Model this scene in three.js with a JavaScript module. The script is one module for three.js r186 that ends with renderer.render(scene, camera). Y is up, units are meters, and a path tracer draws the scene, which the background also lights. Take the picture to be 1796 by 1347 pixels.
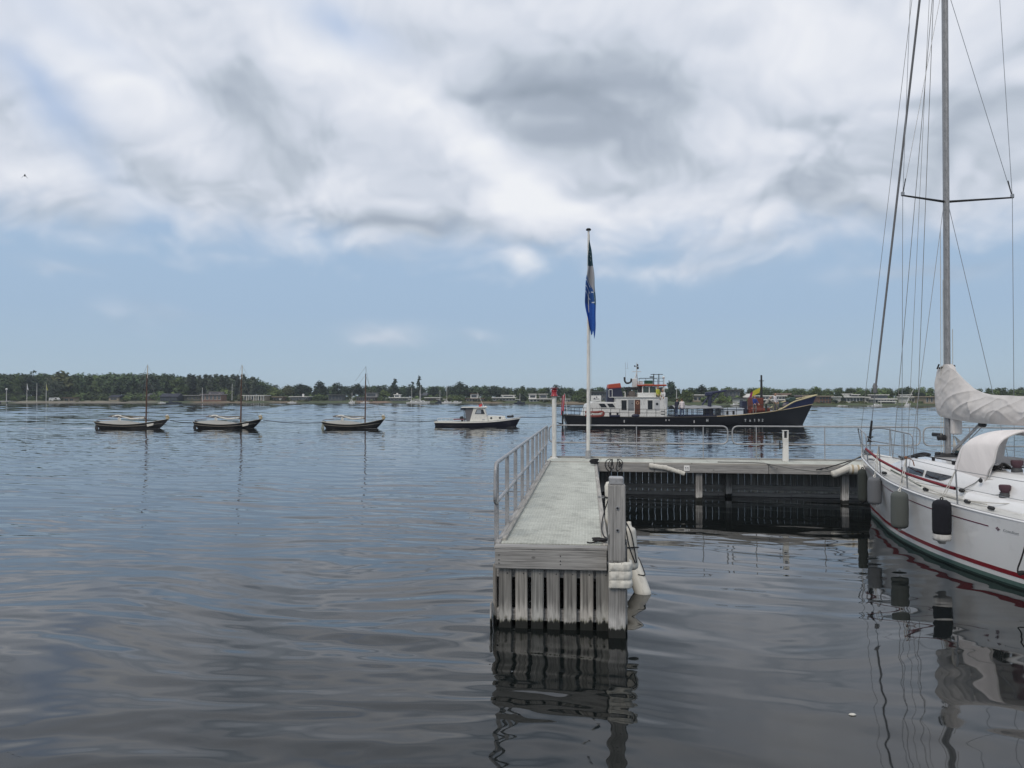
import * as THREE from 'three';
import { mergeGeometries, mergeVertices, toCreasedNormals } from 'three/addons/utils/BufferGeometryUtils.js';
import { MarchingCubes } from 'three/addons/objects/MarchingCubes.js';
import { RoundedBoxGeometry } from 'three/addons/geometries/RoundedBoxGeometry.js';

// ---------------------------------------------------------------- camera, sky, sun, exposure
const EYE = 2.85, FOCAL = 1330, CX = 898, CY = 673.5, HORIZON = 695, PITCH = Math.atan((HORIZON - CY) / FOCAL);
const scene = new THREE.Scene();
const camera = new THREE.PerspectiveCamera(2 * Math.atan(CY / FOCAL) * 180 / Math.PI, 4 / 3, 0.1, 4000);
camera.position.set(0, EYE, 0);
camera.rotation.x = PITCH;
const renderer = new THREE.WebGLRenderer({ antialias: true });
renderer.toneMapping = THREE.LinearToneMapping;
renderer.toneMappingExposure = 1;
renderer.shadowMap.enabled = true;
const SUN = new THREE.DirectionalLight(0xfff2e2, 1.5);
SUN.position.set(-42, 86, 62);
SUN.castShadow = true;
SUN.shadow.radius = 40;
SUN.shadow.mapSize.set(2048, 2048);
Object.assign(SUN.shadow.camera, { left: -120, right: 120, top: 120, bottom: -120, near: 1, far: 400 });
SUN.shadow.camera.updateProjectionMatrix();
scene.add(SUN, SUN.target);

// ---------------------------------------------------------------- numbers
function rng(seed) { let s = seed >>> 0; return () => { s = (s + 0x6d2b79f5) | 0; let t = Math.imul(s ^ (s >>> 15), 1 | s); t = (t + Math.imul(t ^ (t >>> 7), 61 | t)) ^ t; return ((t ^ (t >>> 14)) >>> 0) / 4294967296; }; }
const clamp = (x, a = 0, b = 1) => Math.min(b, Math.max(a, x));
const mix = (a, b, t) => a + (b - a) * t;
const smooth = (a, b, x) => { const t = clamp((x - a) / (b - a)); return t * t * (3 - 2 * t); };
const s2l = (c) => c <= 0.04045 ? c / 12.92 : Math.pow((c + 0.055) / 1.055, 2.4);
const srgb = (r, g, b) => [s2l(r / 255), s2l(g / 255), s2l(b / 255)];
const hash = (x, y, s = 0) => { let h = Math.imul(x | 0, 374761393) ^ Math.imul(y | 0, 668265263) ^ Math.imul(s | 0, 1274126177); h = Math.imul(h ^ (h >>> 13), 1274126177); h ^= h >>> 16; return (h >>> 0) / 4294967296; };
const wrap = (i, n) => n ? ((i % n) + n) % n : i;
function noise(x, y, s = 0, px = 0, py = 0) {         // value noise 0..1, tileable when periods are given
  const ix = Math.floor(x), iy = Math.floor(y), fx = x - ix, fy = y - iy, u = fx * fx * (3 - 2 * fx), v = fy * fy * (3 - 2 * fy);
  const x0 = wrap(ix, px), x1 = wrap(ix + 1, px), y0 = wrap(iy, py), y1 = wrap(iy + 1, py);
  return mix(mix(hash(x0, y0, s), hash(x1, y0, s), u), mix(hash(x0, y1, s), hash(x1, y1, s), u), v);
}
function fbm(x, y, s = 0, oct = 4, px = 0, py = 0) { let a = 0.5, t = 0, n = 0; for (let i = 0; i < oct; i++) { t += a * noise(x, y, s + i * 17, px, py); n += a; a *= 0.5; x *= 2; y *= 2; px *= 2; py *= 2; } return t / n; }
function curve(pts) {                                  // monotone-ish interpolation through [x, y] pairs
  return (x) => { if (x <= pts[0][0]) return pts[0][1]; for (let i = 1; i < pts.length; i++) if (x <= pts[i][0]) { const [x0, y0] = pts[i - 1], [x1, y1] = pts[i]; const t = (x - x0) / (x1 - x0);
    const m0 = i > 1 ? (y1 - pts[i - 2][1]) / (x1 - pts[i - 2][0]) : (y1 - y0) / (x1 - x0), m1 = i < pts.length - 1 ? (pts[i + 1][1] - y0) / (pts[i + 1][0] - x0) : (y1 - y0) / (x1 - x0), h = x1 - x0;
    return (2 * t ** 3 - 3 * t * t + 1) * y0 + (t ** 3 - 2 * t * t + t) * h * m0 + (-2 * t ** 3 + 3 * t * t) * y1 + (t ** 3 - t * t) * h * m1; } return pts[pts.length - 1][1]; };
}
const V = (x, y, z) => new THREE.Vector3(x, y, z);
// the surveyed sight lines: a pixel of the photograph and a depth or a height give a place in the world
function sight(px, py) { const x = (px - CX) / FOCAL, y = (CY - py) / FOCAL, c = Math.cos(PITCH), s = Math.sin(PITCH); return V(x, y * c + s, y * s - c); }
function atDepth(px, py, depth) { const d = sight(px, py); d.multiplyScalar(depth / -d.z); d.y += EYE; return d; }
function atHeight(px, py, h) { const d = sight(px, py); d.multiplyScalar((h - EYE) / d.y); d.y = h; return d; }

// ---------------------------------------------------------------- the sky: hazy blue low down, a broken deck of soft cloud above
const CLOUDS = [  // [across, up (photo pixels), half width, half height, tilt, lightness]; soft thickenings and thin places of the deck
  [1020, 190, 190, 90, 0.1, -1.25], [1100, 120, 230, 80, 0.15, -0.5], [1500, 290, 150, 90, -0.25, -0.95], [1430, 330, 90, 45, -0.3, -0.55], [690, 385, 150, 30, 0.05, -0.95], [1690, 250, 130, 70, 0, -0.45],
  [850, 240, 110, 40, 0.5, 1.0], [620, 110, 180, 60, 0.45, 0.75], [240, 190, 140, 40, 0.4, 0.8], [1180, 345, 220, 36, -0.05, 0.75], [1560, 90, 200, 90, 0, 0.55], [1300, 60, 160, 70, 0, 0.35], [80, 265, 80, 42, 0, 0.7], [60, 430, 90, 24, 0, 0.55],
  [900, 280, 70, 50, 0.6, 0.6], [1400, 370, 160, 26, -0.2, 0.55], [560, 425, 140, 24, 0.1, 0.45], [640, 300, 60, 34, 0, 0.6], [1600, 400, 160, 26, 0, 0.4], [300, 340, 200, 60, 0.2, -0.1], [420, 270, 150, 60, 0, -0.25], [350, 90, 150, 60, 0.3, -0.15], [60, 380, 80, 26, 0, -0.4], [1250, 432, 150, 24, 0, -0.35], [1720, 440, 120, 24, 0, -0.35], [430, 170, 120, 26, 0.1, -0.3],
].map(([x, y, w, h, a, k]) => ({ az: Math.atan((x - CX) / FOCAL), el: Math.atan((HORIZON - y) / FOCAL * Math.cos(Math.atan((x - CX) / FOCAL))), w: w / FOCAL, h: h / FOCAL, c: Math.cos(a), s: Math.sin(a), k }));
const GAPS = [[95, 205, 110, 36, 0.75, 0.9], [20, 110, 60, 26, 0.6, 0.55], [600, 50, 90, 26, 0.25, 0.75], [275, 395, 45, 40, 0, 0.8], [80, 30, 120, 26, 0.4, 0.4], [1240, 465, 90, 16, 0, -0.55], [1080, 480, 40, 10, 0, -0.35], [665, 598, 52, 15, -0.05, -0.6], [820, 602, 34, 8, 0, -0.35], [250, 553, 62, 18, 0, -0.35], [120, 480, 50, 10, 0, -0.35], [1600, 468, 110, 14, 0, -0.4], [1440, 620, 120, 12, 0, -0.2]]
  .map(([x, y, w, h, a, k]) => ({ az: Math.atan((x - CX) / FOCAL), el: Math.atan((HORIZON - y) / FOCAL * Math.cos(Math.atan((x - CX) / FOCAL))), w: w / FOCAL, h: h / FOCAL, c: Math.cos(a), s: Math.sin(a), k }));
function billow(x, y) { let t = 0, a = 0.5; for (let i = 0; i < 5; i++) { t += a * Math.sqrt(0.045 + (2 * noise(x, y, 61 + i * 13) - 1) ** 2); a *= 0.44; x = x * 2.03 + 3.1; y = y * 2.03 + 1.7; } return t; }
function blobs(list, az, el) { let t = 0; for (const b of list) { const x = az - b.az, y = el - b.el; if (x > 0.75 || x < -0.75 || y > 0.45 || y < -0.45) continue; const u = (x * b.c - y * b.s) / b.w, v = (x * b.s + y * b.c) / b.h, d = u * u + v * v; if (d < 7) t += b.k * Math.exp(-d); } return t; }
const ramp = (stops, x) => { let i = 1; while (i < stops.length - 1 && x > stops[i][0]) i++; const t = clamp((x - stops[i - 1][0]) / (stops[i][0] - stops[i - 1][0])); return [0, 1, 2].map((c) => mix(stops[i - 1][1][c], stops[i][1][c], t)); };
const BLUE = [[0, srgb(176, 195, 208)], [3, srgb(168, 190, 209)], [6, srgb(163, 187, 212)], [10, srgb(163, 188, 215)], [18, srgb(170, 191, 222)], [30, srgb(172, 193, 224)], [90, srgb(130, 160, 210)]];
const CLOUD = [[-1.6, srgb(152, 163, 177)], [-0.9, srgb(170, 180, 194)], [-0.4, srgb(190, 199, 211)], [0, srgb(207, 214, 226)], [0.45, srgb(220, 225, 235)], [1.0, srgb(233, 236, 243)], [1.5, srgb(241, 243, 247)]];
{
  const W = 3072, H = 1536, data = new Float32Array(W * H * 4);
  for (let row = 0; row < H; row++) {
    const up = ((row + 0.5) / H - 0.5) * Math.PI, deg = up * 180 / Math.PI;
    for (let col = 0; col < W; col++) {
      const o = (row * W + col) * 4; data[o + 3] = 1;
      if (up < 0) { data[o] = 0.2; data[o + 1] = 0.22; data[o + 2] = 0.24; continue; }
      const round = ((col + 0.5) / W - 0.5) * 2 * Math.PI, x = Math.cos(round) * Math.cos(up), y = Math.sin(up), z = Math.sin(round) * Math.cos(up);
      let az = Math.atan2(x, -z);
      const k = 1 / (y + 0.5), cx = x * k, cz = z * k;
      const wx = fbm(cx * 4, cz * 4, 3, 4) - 0.5, wy = fbm(cx * 4 + 40, cz * 4, 9, 4) - 0.5;
      const k2 = 1 / (Math.sin(up + 0.022) + 0.5), ux = Math.sin(az) * Math.cos(up) * k2, uz = -Math.cos(az) * Math.cos(up) * k2, bx_ = wx * 1.1, by_ = wy * 1.1, lump = billow(cx * 5.2 + bx_, cz * 5.2 + by_), relief = lump - billow(ux * 5.2 + bx_, uz * 5.2 + by_);
      const big = fbm(cx * 2 + wx * 0.6, cz * 2 + wy * 0.6, 21, 3) - 0.5, mid = fbm(cx * 6 + wx * 1.0, cz * 6 + wy * 1.0, 33, 5) - 0.5, fine = fbm(cx * 22 + wx * 3, cz * 22 + wy * 3, 51, 4) - 0.5;
      const ba = az + wx * 0.12, be = up + wy * 0.09;
      const inner = smooth(1.1, 0.75, Math.abs(az));                    // where the mapped clouds are, the free pattern is weaker
      const cl = blobs(CLOUDS, ba, be), light = cl * (cl > 0 ? 1.25 : 1) + big * mix(2.4, 0.9, inner) + mid * 0.9 + fine * 0.5 + relief * 3.3 + (lump - 0.42) * 1.6 + 0.3;
      const gap = blobs(GAPS, az + wx * 0.09 + fine * 0.02, up + wy * 0.05 + fine * 0.012);
      let cover = smooth(8.6, 13.0, deg + ((lump - 0.42) * 6 + fine * 2 + big * 3) * smooth(20, 12, deg)) - gap * (1 + mid) * 0.8;
      if (gap < 0) cover += -gap * ((lump - 0.42) * 1.4 + fine * 1.0) - 0.08 * gap;
      cover = clamp(cover, 0, 1);
      cover = mix(0.0, 0.97, cover);
      const a = ramp(BLUE, deg), b = ramp(CLOUD, clamp(light - 0.35 * smooth(13, 9.5, deg), -1.6, 1.5));
      for (let c = 0; c < 3; c++) data[o + c] = mix(a[c], b[c], cover);
    }
  }
  const sky = new THREE.DataTexture(data, W, H, THREE.RGBAFormat, THREE.FloatType);
  sky.mapping = THREE.EquirectangularReflectionMapping; sky.magFilter = THREE.LinearFilter; sky.needsUpdate = true;
  scene.background = sky; scene.environment = sky;
}

// ---------------------------------------------------------------- names, things, parts
const used = {};
function numbered(name) { const n = used[name] = (used[name] ?? -1) + 1; return n ? name + '_' + String(n).padStart(3, '0') : name; }
function tag(o, label, category, group, kind) { if (label) o.userData.label = label; if (category) o.userData.category = category; if (group) o.userData.group = group; if (kind) o.userData.kind = kind; return o; }
function thing(name, label, category, pos = [0, 0, 0], turn = 0, group) { const o = new THREE.Group(); o.name = numbered(name); o.position.set(...(pos.isVector3 ? pos.toArray() : pos)); o.rotation.y = turn; scene.add(o); return tag(o, label, category, group); }
function clean(g) { if (g.index) g = g.toNonIndexed(); for (const k of Object.keys(g.attributes)) if (!['position', 'normal', 'uv', 'color'].includes(k)) g.deleteAttribute(k); if (!g.attributes.normal) g.computeVertexNormals(); if (!g.attributes.uv) boxUV(g); g.morphAttributes = {}; return g; }
function merged(geos) { geos = geos.map(clean); const colored = geos.some((g) => g.attributes.color); if (colored) for (const g of geos) if (!g.attributes.color) g.setAttribute('color', new THREE.BufferAttribute(new Float32Array(g.attributes.position.count * 3).fill(1), 3)); return geos.length === 1 ? geos[0] : mergeGeometries(geos); }
function part(name, geos, m, parent, label) { const o = new THREE.Mesh(Array.isArray(geos) ? merged(geos) : geos, m); o.name = parent === scene ? numbered(name) : name; o.castShadow = o.receiveShadow = true; parent.add(o); if (label) o.userData.label = label; return o; }
function solo(name, geos, m, label, category, group, kind) { return tag(part(name, geos, m, scene), label, category, group, kind); }
function boxUV(g, off = [0, 0]) {                       // metres, by the dominant axis of the normal
  const p = g.attributes.position, n = g.attributes.normal, uv = new Float32Array(p.count * 2);
  for (let i = 0; i < p.count; i++) { const ax = Math.abs(n.getX(i)), ay = Math.abs(n.getY(i)), az = Math.abs(n.getZ(i)); let u, v; if (ax >= ay && ax >= az) { u = p.getZ(i); v = p.getY(i); } else if (ay >= az) { u = p.getX(i); v = p.getZ(i); } else { u = p.getX(i); v = p.getY(i); } uv[i * 2] = u + off[0]; uv[i * 2 + 1] = v + off[1]; }
  g.setAttribute('uv', new THREE.BufferAttribute(uv, 2)); return g;
}
// ---------------------------------------------------------------- shapes
function place(g, x = 0, y = 0, z = 0, rx = 0, ry = 0, rz = 0) { if (rx) g.rotateX(rx); if (ry) g.rotateY(ry); if (rz) g.rotateZ(rz); g.translate(x, y, z); return g; }
function bx(w, h, d, x = 0, y = 0, z = 0, rx = 0, ry = 0, rz = 0) { return place(boxUV(new THREE.BoxGeometry(w, h, d).toNonIndexed()), x, y, z, rx, ry, rz); }
function beam(w, h, d, c = 0.006) {                     // a chamfered timber of 44 triangles
  const s = [[w / 2, h / 2, d / 2]][0], P = [], T = [];
  for (const sx of [-1, 1]) for (const sy of [-1, 1]) for (const sz of [-1, 1]) for (let a = 0; a < 3; a++) P.push([0, 1, 2].map((k) => [sx, sy, sz][k] * (s[k] - (k === a ? 0 : c))));
  const id = (sx, sy, sz, a) => (((sx > 0 ? 1 : 0) * 2 + (sy > 0 ? 1 : 0)) * 2 + (sz > 0 ? 1 : 0)) * 3 + a;
  const put = (list) => { const [A, B, C] = list.slice(0, 3).map((i) => V(...P[i])), n = B.clone().sub(A).cross(C.clone().sub(A)), m = V(0, 0, 0); list.forEach((i) => m.add(V(...P[i]))); if (n.dot(m) < 0) list.reverse(); for (let i = 2; i < list.length; i++) T.push(list[0], list[i - 1], list[i]); };
  for (const q of [-1, 1]) { put([id(q, -1, -1, 0), id(q, 1, -1, 0), id(q, 1, 1, 0), id(q, -1, 1, 0)]); put([id(-1, q, -1, 1), id(1, q, -1, 1), id(1, q, 1, 1), id(-1, q, 1, 1)]); put([id(-1, -1, q, 2), id(1, -1, q, 2), id(1, 1, q, 2), id(-1, 1, q, 2)]);
    for (const r of [-1, 1]) { put([id(q, r, -1, 0), id(q, r, 1, 0), id(q, r, 1, 1), id(q, r, -1, 1)]); put([id(q, -1, r, 0), id(q, 1, r, 0), id(q, 1, r, 2), id(q, -1, r, 2)]); put([id(-1, q, r, 1), id(1, q, r, 1), id(1, q, r, 2), id(-1, q, r, 2)]); for (const t of [-1, 1]) put([id(q, r, t, 0), id(q, r, t, 1), id(q, r, t, 2)]); } }
  const g = new THREE.BufferGeometry(); g.setAttribute('position', new THREE.Float32BufferAttribute(T.flatMap((i) => P[i]), 3)); g.computeVertexNormals(); return boxUV(g);
}
// a timber whose grain (v) runs along its long axis
function plank(w, h, d, off = [0, 0], c = 0.006) { const g = beam(w, h, d, c), p = g.attributes.position, n = g.attributes.normal, uv = g.attributes.uv, L = w >= h && w >= d ? 0 : h >= d ? 1 : 2; for (let i = 0; i < p.count; i++) { const q = [p.getX(i), p.getY(i), p.getZ(i)], m = [n.getX(i), n.getY(i), n.getZ(i)].map(Math.abs), o = [0, 1, 2].filter((k) => k !== L), a = m[o[0]] > m[o[1]] ? o[1] : o[0]; uv.setXY(i, q[a] + off[0], q[L] + off[1]); } return g; }
const at = (v) => v.isVector3 ? v : V(...v);
function cyl(p, q, r = 0.02, r2 = r, n = 8, open = false) { p = at(p); q = at(q); const d = q.clone().sub(p), L = d.length(), g = new THREE.CylinderGeometry(r2, r, L, n, 1, open); const uv = g.attributes.uv; for (let i = 0; i < uv.count; i++) uv.setXY(i, uv.getX(i) * 6.28 * r, uv.getY(i) * L); g.applyQuaternion(new THREE.Quaternion().setFromUnitVectors(V(0, 1, 0), d.normalize())); g.translate((p.x + q.x) / 2, (p.y + q.y) / 2, (p.z + q.z) / 2); return g.toNonIndexed(); }
function tube(pts, r = 0.02, n = 6, seg, closed = false, tension = 0.5) { const c = new THREE.CatmullRomCurve3(pts.map(at), closed, 'catmullrom', tension), L = c.getLength(), g = new THREE.TubeGeometry(c, seg ?? Math.max(8, pts.length * 5), r, n, closed), uv = g.attributes.uv; for (let i = 0; i < uv.count; i++) uv.setXY(i, uv.getY(i) * 6.28 * r, uv.getX(i) * L); return g.toNonIndexed(); }
function bent(pts, r, n = 8, rad = 0.12) {             // a straight-sided pipe with rounded corners
  const path = new THREE.CurvePath(); pts = pts.map(at); let from = pts[0];
  for (let i = 1; i < pts.length - 1; i++) { const a = pts[i].clone().add(pts[i - 1].clone().sub(pts[i]).setLength(rad)), b = pts[i].clone().add(pts[i + 1].clone().sub(pts[i]).setLength(rad)); path.add(new THREE.LineCurve3(from, a)); path.add(new THREE.QuadraticBezierCurve3(a, pts[i], b)); from = b; }
  path.add(new THREE.LineCurve3(from, pts[pts.length - 1]));
  const ps = []; path.curves.forEach((c, i) => { const k = c.isLineCurve3 ? 2 : 7; for (let j = i ? 1 : 0; j < k; j++) ps.push(c.getPoint(j / (k - 1))); });
  const poly = new THREE.Curve(), cum = [0]; for (let i = 1; i < ps.length; i++) cum.push(cum[i - 1] + ps[i].distanceTo(ps[i - 1]));
  const L = cum[cum.length - 1]; const geos = [];
  for (let i = 1; i < ps.length; i++) geos.push(cyl(ps[i - 1], ps[i], r, r, n, true)); for (let i = 1; i < ps.length - 1; i++) geos.push(place(new THREE.SphereGeometry(r, n, 4).toNonIndexed(), ps[i].x, ps[i].y, ps[i].z));
  return mergeGeometries(geos);
}
function ball(r, x = 0, y = 0, z = 0, sx = 1, sy = 1, sz = 1, n = 12) { const g = new THREE.SphereGeometry(r, n, Math.max(6, n * 0.7 | 0)); g.scale(sx, sy, sz); g.translate(x, y, z); return g.toNonIndexed(); }
function lathe(pts, n = 20) { const g = new THREE.LatheGeometry(pts.map(([r, y]) => new THREE.Vector2(Math.max(r, 1e-4), y)), n); const uv = g.attributes.uv, p = g.attributes.position; for (let i = 0; i < uv.count; i++) uv.setXY(i, uv.getX(i) * 1.2, p.getY(i)); return g.toNonIndexed(); }
function grid(nu, nv, f, flip = false) {                // a surface f(u, v) -> Vector3, u and v from 0 to 1
  const P = [], uv = [], I = []; for (let j = 0; j <= nv; j++) for (let i = 0; i <= nu; i++) { const p = f(i / nu, j / nv); P.push(p.x, p.y, p.z); uv.push(p.u ?? i / nu, p.w ?? j / nv); }
  for (let j = 0; j < nv; j++) for (let i = 0; i < nu; i++) { const a = j * (nu + 1) + i, b = a + 1, c = a + nu + 1, d = c + 1; if (flip) I.push(a, c, b, b, c, d); else I.push(a, b, c, b, d, c); }
  const g = new THREE.BufferGeometry(); g.setAttribute('position', new THREE.Float32BufferAttribute(P, 3)); g.setAttribute('uv', new THREE.Float32BufferAttribute(uv, 2)); g.setIndex(I); g.computeVertexNormals(); return g;
}
function extrude(pts, depth, bevel = 0) { const s = new THREE.Shape(pts.map(([x, y]) => new THREE.Vector2(x, y))); const g = new THREE.ExtrudeGeometry(s, { depth, bevelEnabled: bevel > 0, bevelSize: bevel, bevelThickness: bevel, bevelSegments: 1, curveSegments: 6 }); g.translate(0, 0, -depth / 2); return g; }

// ---------------------------------------------------------------- materials
function tex(w, h, f, color = true) { const d = new Uint8Array(w * h * 4); for (let y = 0; y < h; y++) for (let x = 0; x < w; x++) { const c = f(x / w, y / h), o = (y * w + x) * 4; for (let k = 0; k < 3; k++) d[o + k] = clamp(color ? (c[k] <= 0.0031308 ? c[k] * 12.92 : 1.055 * Math.pow(c[k], 1 / 2.4) - 0.055) : c[k]) * 255; d[o + 3] = 255; } const t = new THREE.DataTexture(d, w, h); t.wrapS = t.wrapT = THREE.RepeatWrapping; t.magFilter = THREE.LinearFilter; t.colorSpace = color ? THREE.SRGBColorSpace : THREE.NoColorSpace; t.needsUpdate = true; return t; }
function both(w, h, f) { const bump = []; const c = tex(w, h, (u, v) => { const q = f(u, v); bump.push(q[3]); return q; }); let i = 0; const b = tex(w, h, () => { const x = bump[i++]; return [x, x, x]; }, false); return [c, b]; }
const repeat = (t, u, v) => { t.repeat.set(1 / u, 1 / v); return t; };
function mat(c, rough = 0.6, o = {}) { const m = new THREE.MeshPhysicalMaterial({ roughness: rough, ...o }); m.color.setRGB(...c); return m; }
const many = (name, geos, m, parent, label) => geos.map((g) => part(name, [g], m, parent, label));
const grain = (u, v, s) => { const warp = fbm(u * 5, v * 4, s, 3, 5, 4); return [fbm(u * 42 + warp * 2.2, v * 5, s + 1, 3, 42, 5), fbm(u * 110 + warp * 3, v * 7, s + 2, 2, 110, 7), fbm(u * 6, v * 5, s + 3, 4, 6, 5)]; };
const WOOD = both(512, 1024, (u, v) => { const [a, b, c] = grain(u, v, 5); const crack = smooth(0.28, 0.16, b) * smooth(0.3, 0.6, a) * 0.7; let l = 0.29 + (a - 0.5) * 0.22 + (c - 0.5) * 0.15 + (b - 0.5) * 0.12 - crack * 0.13; const kx = Math.hypot((u - 0.31) * 0.6 * 2, (v - 0.37) * 3), ky = Math.hypot((u - 0.72) * 1.2, (v - 0.81) * 3); const kn = smooth(0.05, 0.02, Math.min(kx, ky)); l *= 1 - 0.5 * kn; return [l * 1.0, l * 0.985, l * 0.95, 0.5 + (a - 0.5) * 0.6 + (b - 0.5) * 0.4 - crack]; });
WOOD.forEach((t) => repeat(t, 0.5, 2));
// the tide-washed foot of a pile: u is metres, v is metres above the water
const TIDE = both(1024, 1024, (u, v) => { const [a, b, c] = grain(u * 2, v * 0.5, 8); const y = v * 1.1, edge = 0.105 + (fbm(u * 22, 0.5, 61, 4, 22) - 0.5) * 0.1 + (fbm(u * 90, y * 14, 62, 2, 90) - 0.5) * 0.045;
  let l = 0.2 + (a - 0.5) * 0.22 + (c - 0.5) * 0.18 + (b - 0.5) * 0.13; const salt = smooth(edge - 0.01, edge + 0.02, y) * smooth(edge + 0.28 + (a - 0.5) * 0.3, edge + 0.05, y) * (0.35 + 1.1 * fbm(u * 30, v * 12, 66, 3, 30, 12)); l += salt * 0.26;
  let col = [l, l * 0.985, l * 0.95]; const weed = smooth(edge + 0.012, edge - 0.012, y), moss = smooth(0.45, 0.7, fbm(u * 26, v * 20, 70, 3, 26, 20)) * smooth(edge + 0.06, edge, y); const dk = [0.012, 0.013, 0.011], gr = [0.055, 0.058, 0.022]; col = col.map((q, k) => mix(mix(q, gr[k], moss * 0.75), dk[k], weed)); return [...col, 0.5 + (a - 0.5) * 0.6 + (b - 0.5) * 0.3]; });
TIDE.forEach((t) => repeat(t, 1, 1.1));
const DECK = both(1024, 1024, (u, v) => { const N = 30, gx = Math.abs(((u * N) % 1) - 0.5) * 2, gy = Math.abs(((v * N) % 1) - 0.5) * 2; const bar = Math.max(smooth(0.62, 0.85, gx), smooth(0.62, 0.85, gy)); const st = fbm(u * 4, v * 5, 12, 5, 4, 5), sp = fbm(u * 60, v * 60, 14, 2, 60, 60); let l = 0.4 + bar * 0.07 + (st - 0.5) * 0.2 + (sp - 0.5) * 0.14; const drip = smooth(0.62, 0.7, fbm(u * 9, v * 9, 19, 4, 9, 9)); l *= 1 - drip * 0.13; const lime = smooth(0.8, 0.84, noise(u * 34, v * 34, 23, 34, 34)) * smooth(0.55, 0.7, noise(u * 5, v * 5, 24, 5, 5)); l = mix(l, 0.68, lime * 0.15); return [l * 0.985, l * 1.0, l * 0.935, bar * 0.7 + sp * 0.3]; });
DECK.forEach((t) => repeat(t, 1.2, 1.2));
const ZINC = tex(256, 256, (u, v) => { const n = fbm(u * 18, v * 18, 30, 3, 18, 18), m = fbm(u * 4, v * 4, 31, 3, 4, 4); const l = 0.36 + (n - 0.5) * 0.18 + (m - 0.5) * 0.16; return [l, l * 1.01, l * 1.03]; }); repeat(ZINC, 0.4, 0.4);
const GRIME = tex(512, 512, (u, v) => { const a = fbm(u * 5, v * 3, 40, 5, 5, 3), b = fbm(u * 40, v * 6, 43, 3, 40, 6), c = smooth(0.6, 0.8, fbm(u * 14, v * 9, 47, 4, 14, 9)); const l = 0.97 - (a - 0.3) * 0.14 - smooth(0.55, 0.85, b) * 0.1 - c * 0.16; return [l, l * 0.99, l * 0.965]; }); repeat(GRIME, 1.4, 1.4);
const HULLTEX = tex(512, 512, (u, v) => { const a = fbm(u * 4, v * 4, 140, 4, 4, 4), c = smooth(0.66, 0.85, fbm(u * 12, v * 12, 147, 4, 12, 12)); const l = 0.98 - (a - 0.3) * 0.07 - c * 0.07; return [l, l * 0.995, l * 0.98]; }); repeat(HULLTEX, 2.3, 2.3);
const CLOTH = both(512, 512, (u, v) => { const w = Math.sin(u * 512 * 1.57) * Math.sin(v * 512 * 1.57), a = fbm(u * 6, v * 6, 50, 5, 6, 6), b = fbm(u * 30, v * 30, 53, 3, 30, 30); const l = 0.9 + (a - 0.5) * 0.2 + (b - 0.5) * 0.08; return [l, l * 0.985, l * 0.96, 0.5 + w * 0.15 + (b - 0.5) * 0.5]; });
const M = {
  wood: mat([1, 1, 1], 0.85, { map: WOOD[0], bumpMap: WOOD[1], bumpScale: 0.004 }), woodPale: mat([1.25, 1.22, 1.15], 0.85, { map: WOOD[0], bumpMap: WOOD[1], bumpScale: 0.004 }),
  tide: mat([1, 1, 1], 0.8, { map: TIDE[0], bumpMap: TIDE[1], bumpScale: 0.004 }), board: [[1.08, 1.05, 1], [0.86, 0.85, 0.82], [1, 0.99, 0.97], [0.93, 0.94, 0.92]].map((c) => mat(c, 0.8, { map: TIDE[0], bumpMap: TIDE[1], bumpScale: 0.004 })),
  deck: [1.06, 1.1, 1.14, 1.08].map((k) => mat([k * 0.985, k, k * 0.955], 0.88, { map: DECK[0], bumpMap: DECK[1], bumpScale: 0.004 })),
  zinc: mat([1, 1, 1], 0.5, { map: ZINC, metalness: 0.35 }), steel: mat([0.3, 0.31, 0.32], 0.3, { metalness: 0.6 }), alu: mat([0.85, 0.86, 0.87], 0.45, { metalness: 0.25, map: ZINC }), dark: mat([0.015, 0.016, 0.018], 0.6), rope: mat([0.02, 0.02, 0.022], 0.9), ropeGrey: mat([0.2, 0.2, 0.19], 0.9), ropePale: mat([0.5, 0.49, 0.45], 0.9),
  white: mat([0.74, 0.74, 0.72], 0.5, { map: GRIME }), padding: mat([0.66, 0.65, 0.6], 0.7, { map: GRIME }), gel: mat([0.78, 0.79, 0.8], 0.16, { map: HULLTEX, clearcoat: 0.5, clearcoatRoughness: 0.08 }), nonskid: mat([0.62, 0.63, 0.62], 0.7, { map: GRIME }), red: mat([0.2, 0.008, 0.016], 0.4), redCloth: mat([0.17, 0.012, 0.02], 0.85), teal: mat([0.1, 0.175, 0.16], 0.5, { map: GRIME }), weed: mat([0.014, 0.035, 0.03], 0.7),
  canvas: mat([0.62, 0.61, 0.61], 0.9, { map: CLOTH[0], bumpMap: CLOTH[1], bumpScale: 0.002, side: THREE.DoubleSide }), cream: mat([0.66, 0.61, 0.52], 0.9, { map: CLOTH[0], side: THREE.DoubleSide }),
  glassDark: mat([0.02, 0.022, 0.026], 0.06), pane: mat([0.9, 0.92, 0.92], 0.04, { transmission: 1, thickness: 0, ior: 1.45 }), paint: mat([0.7, 0.7, 0.69], 0.35, { map: GRIME }),
};

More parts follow.
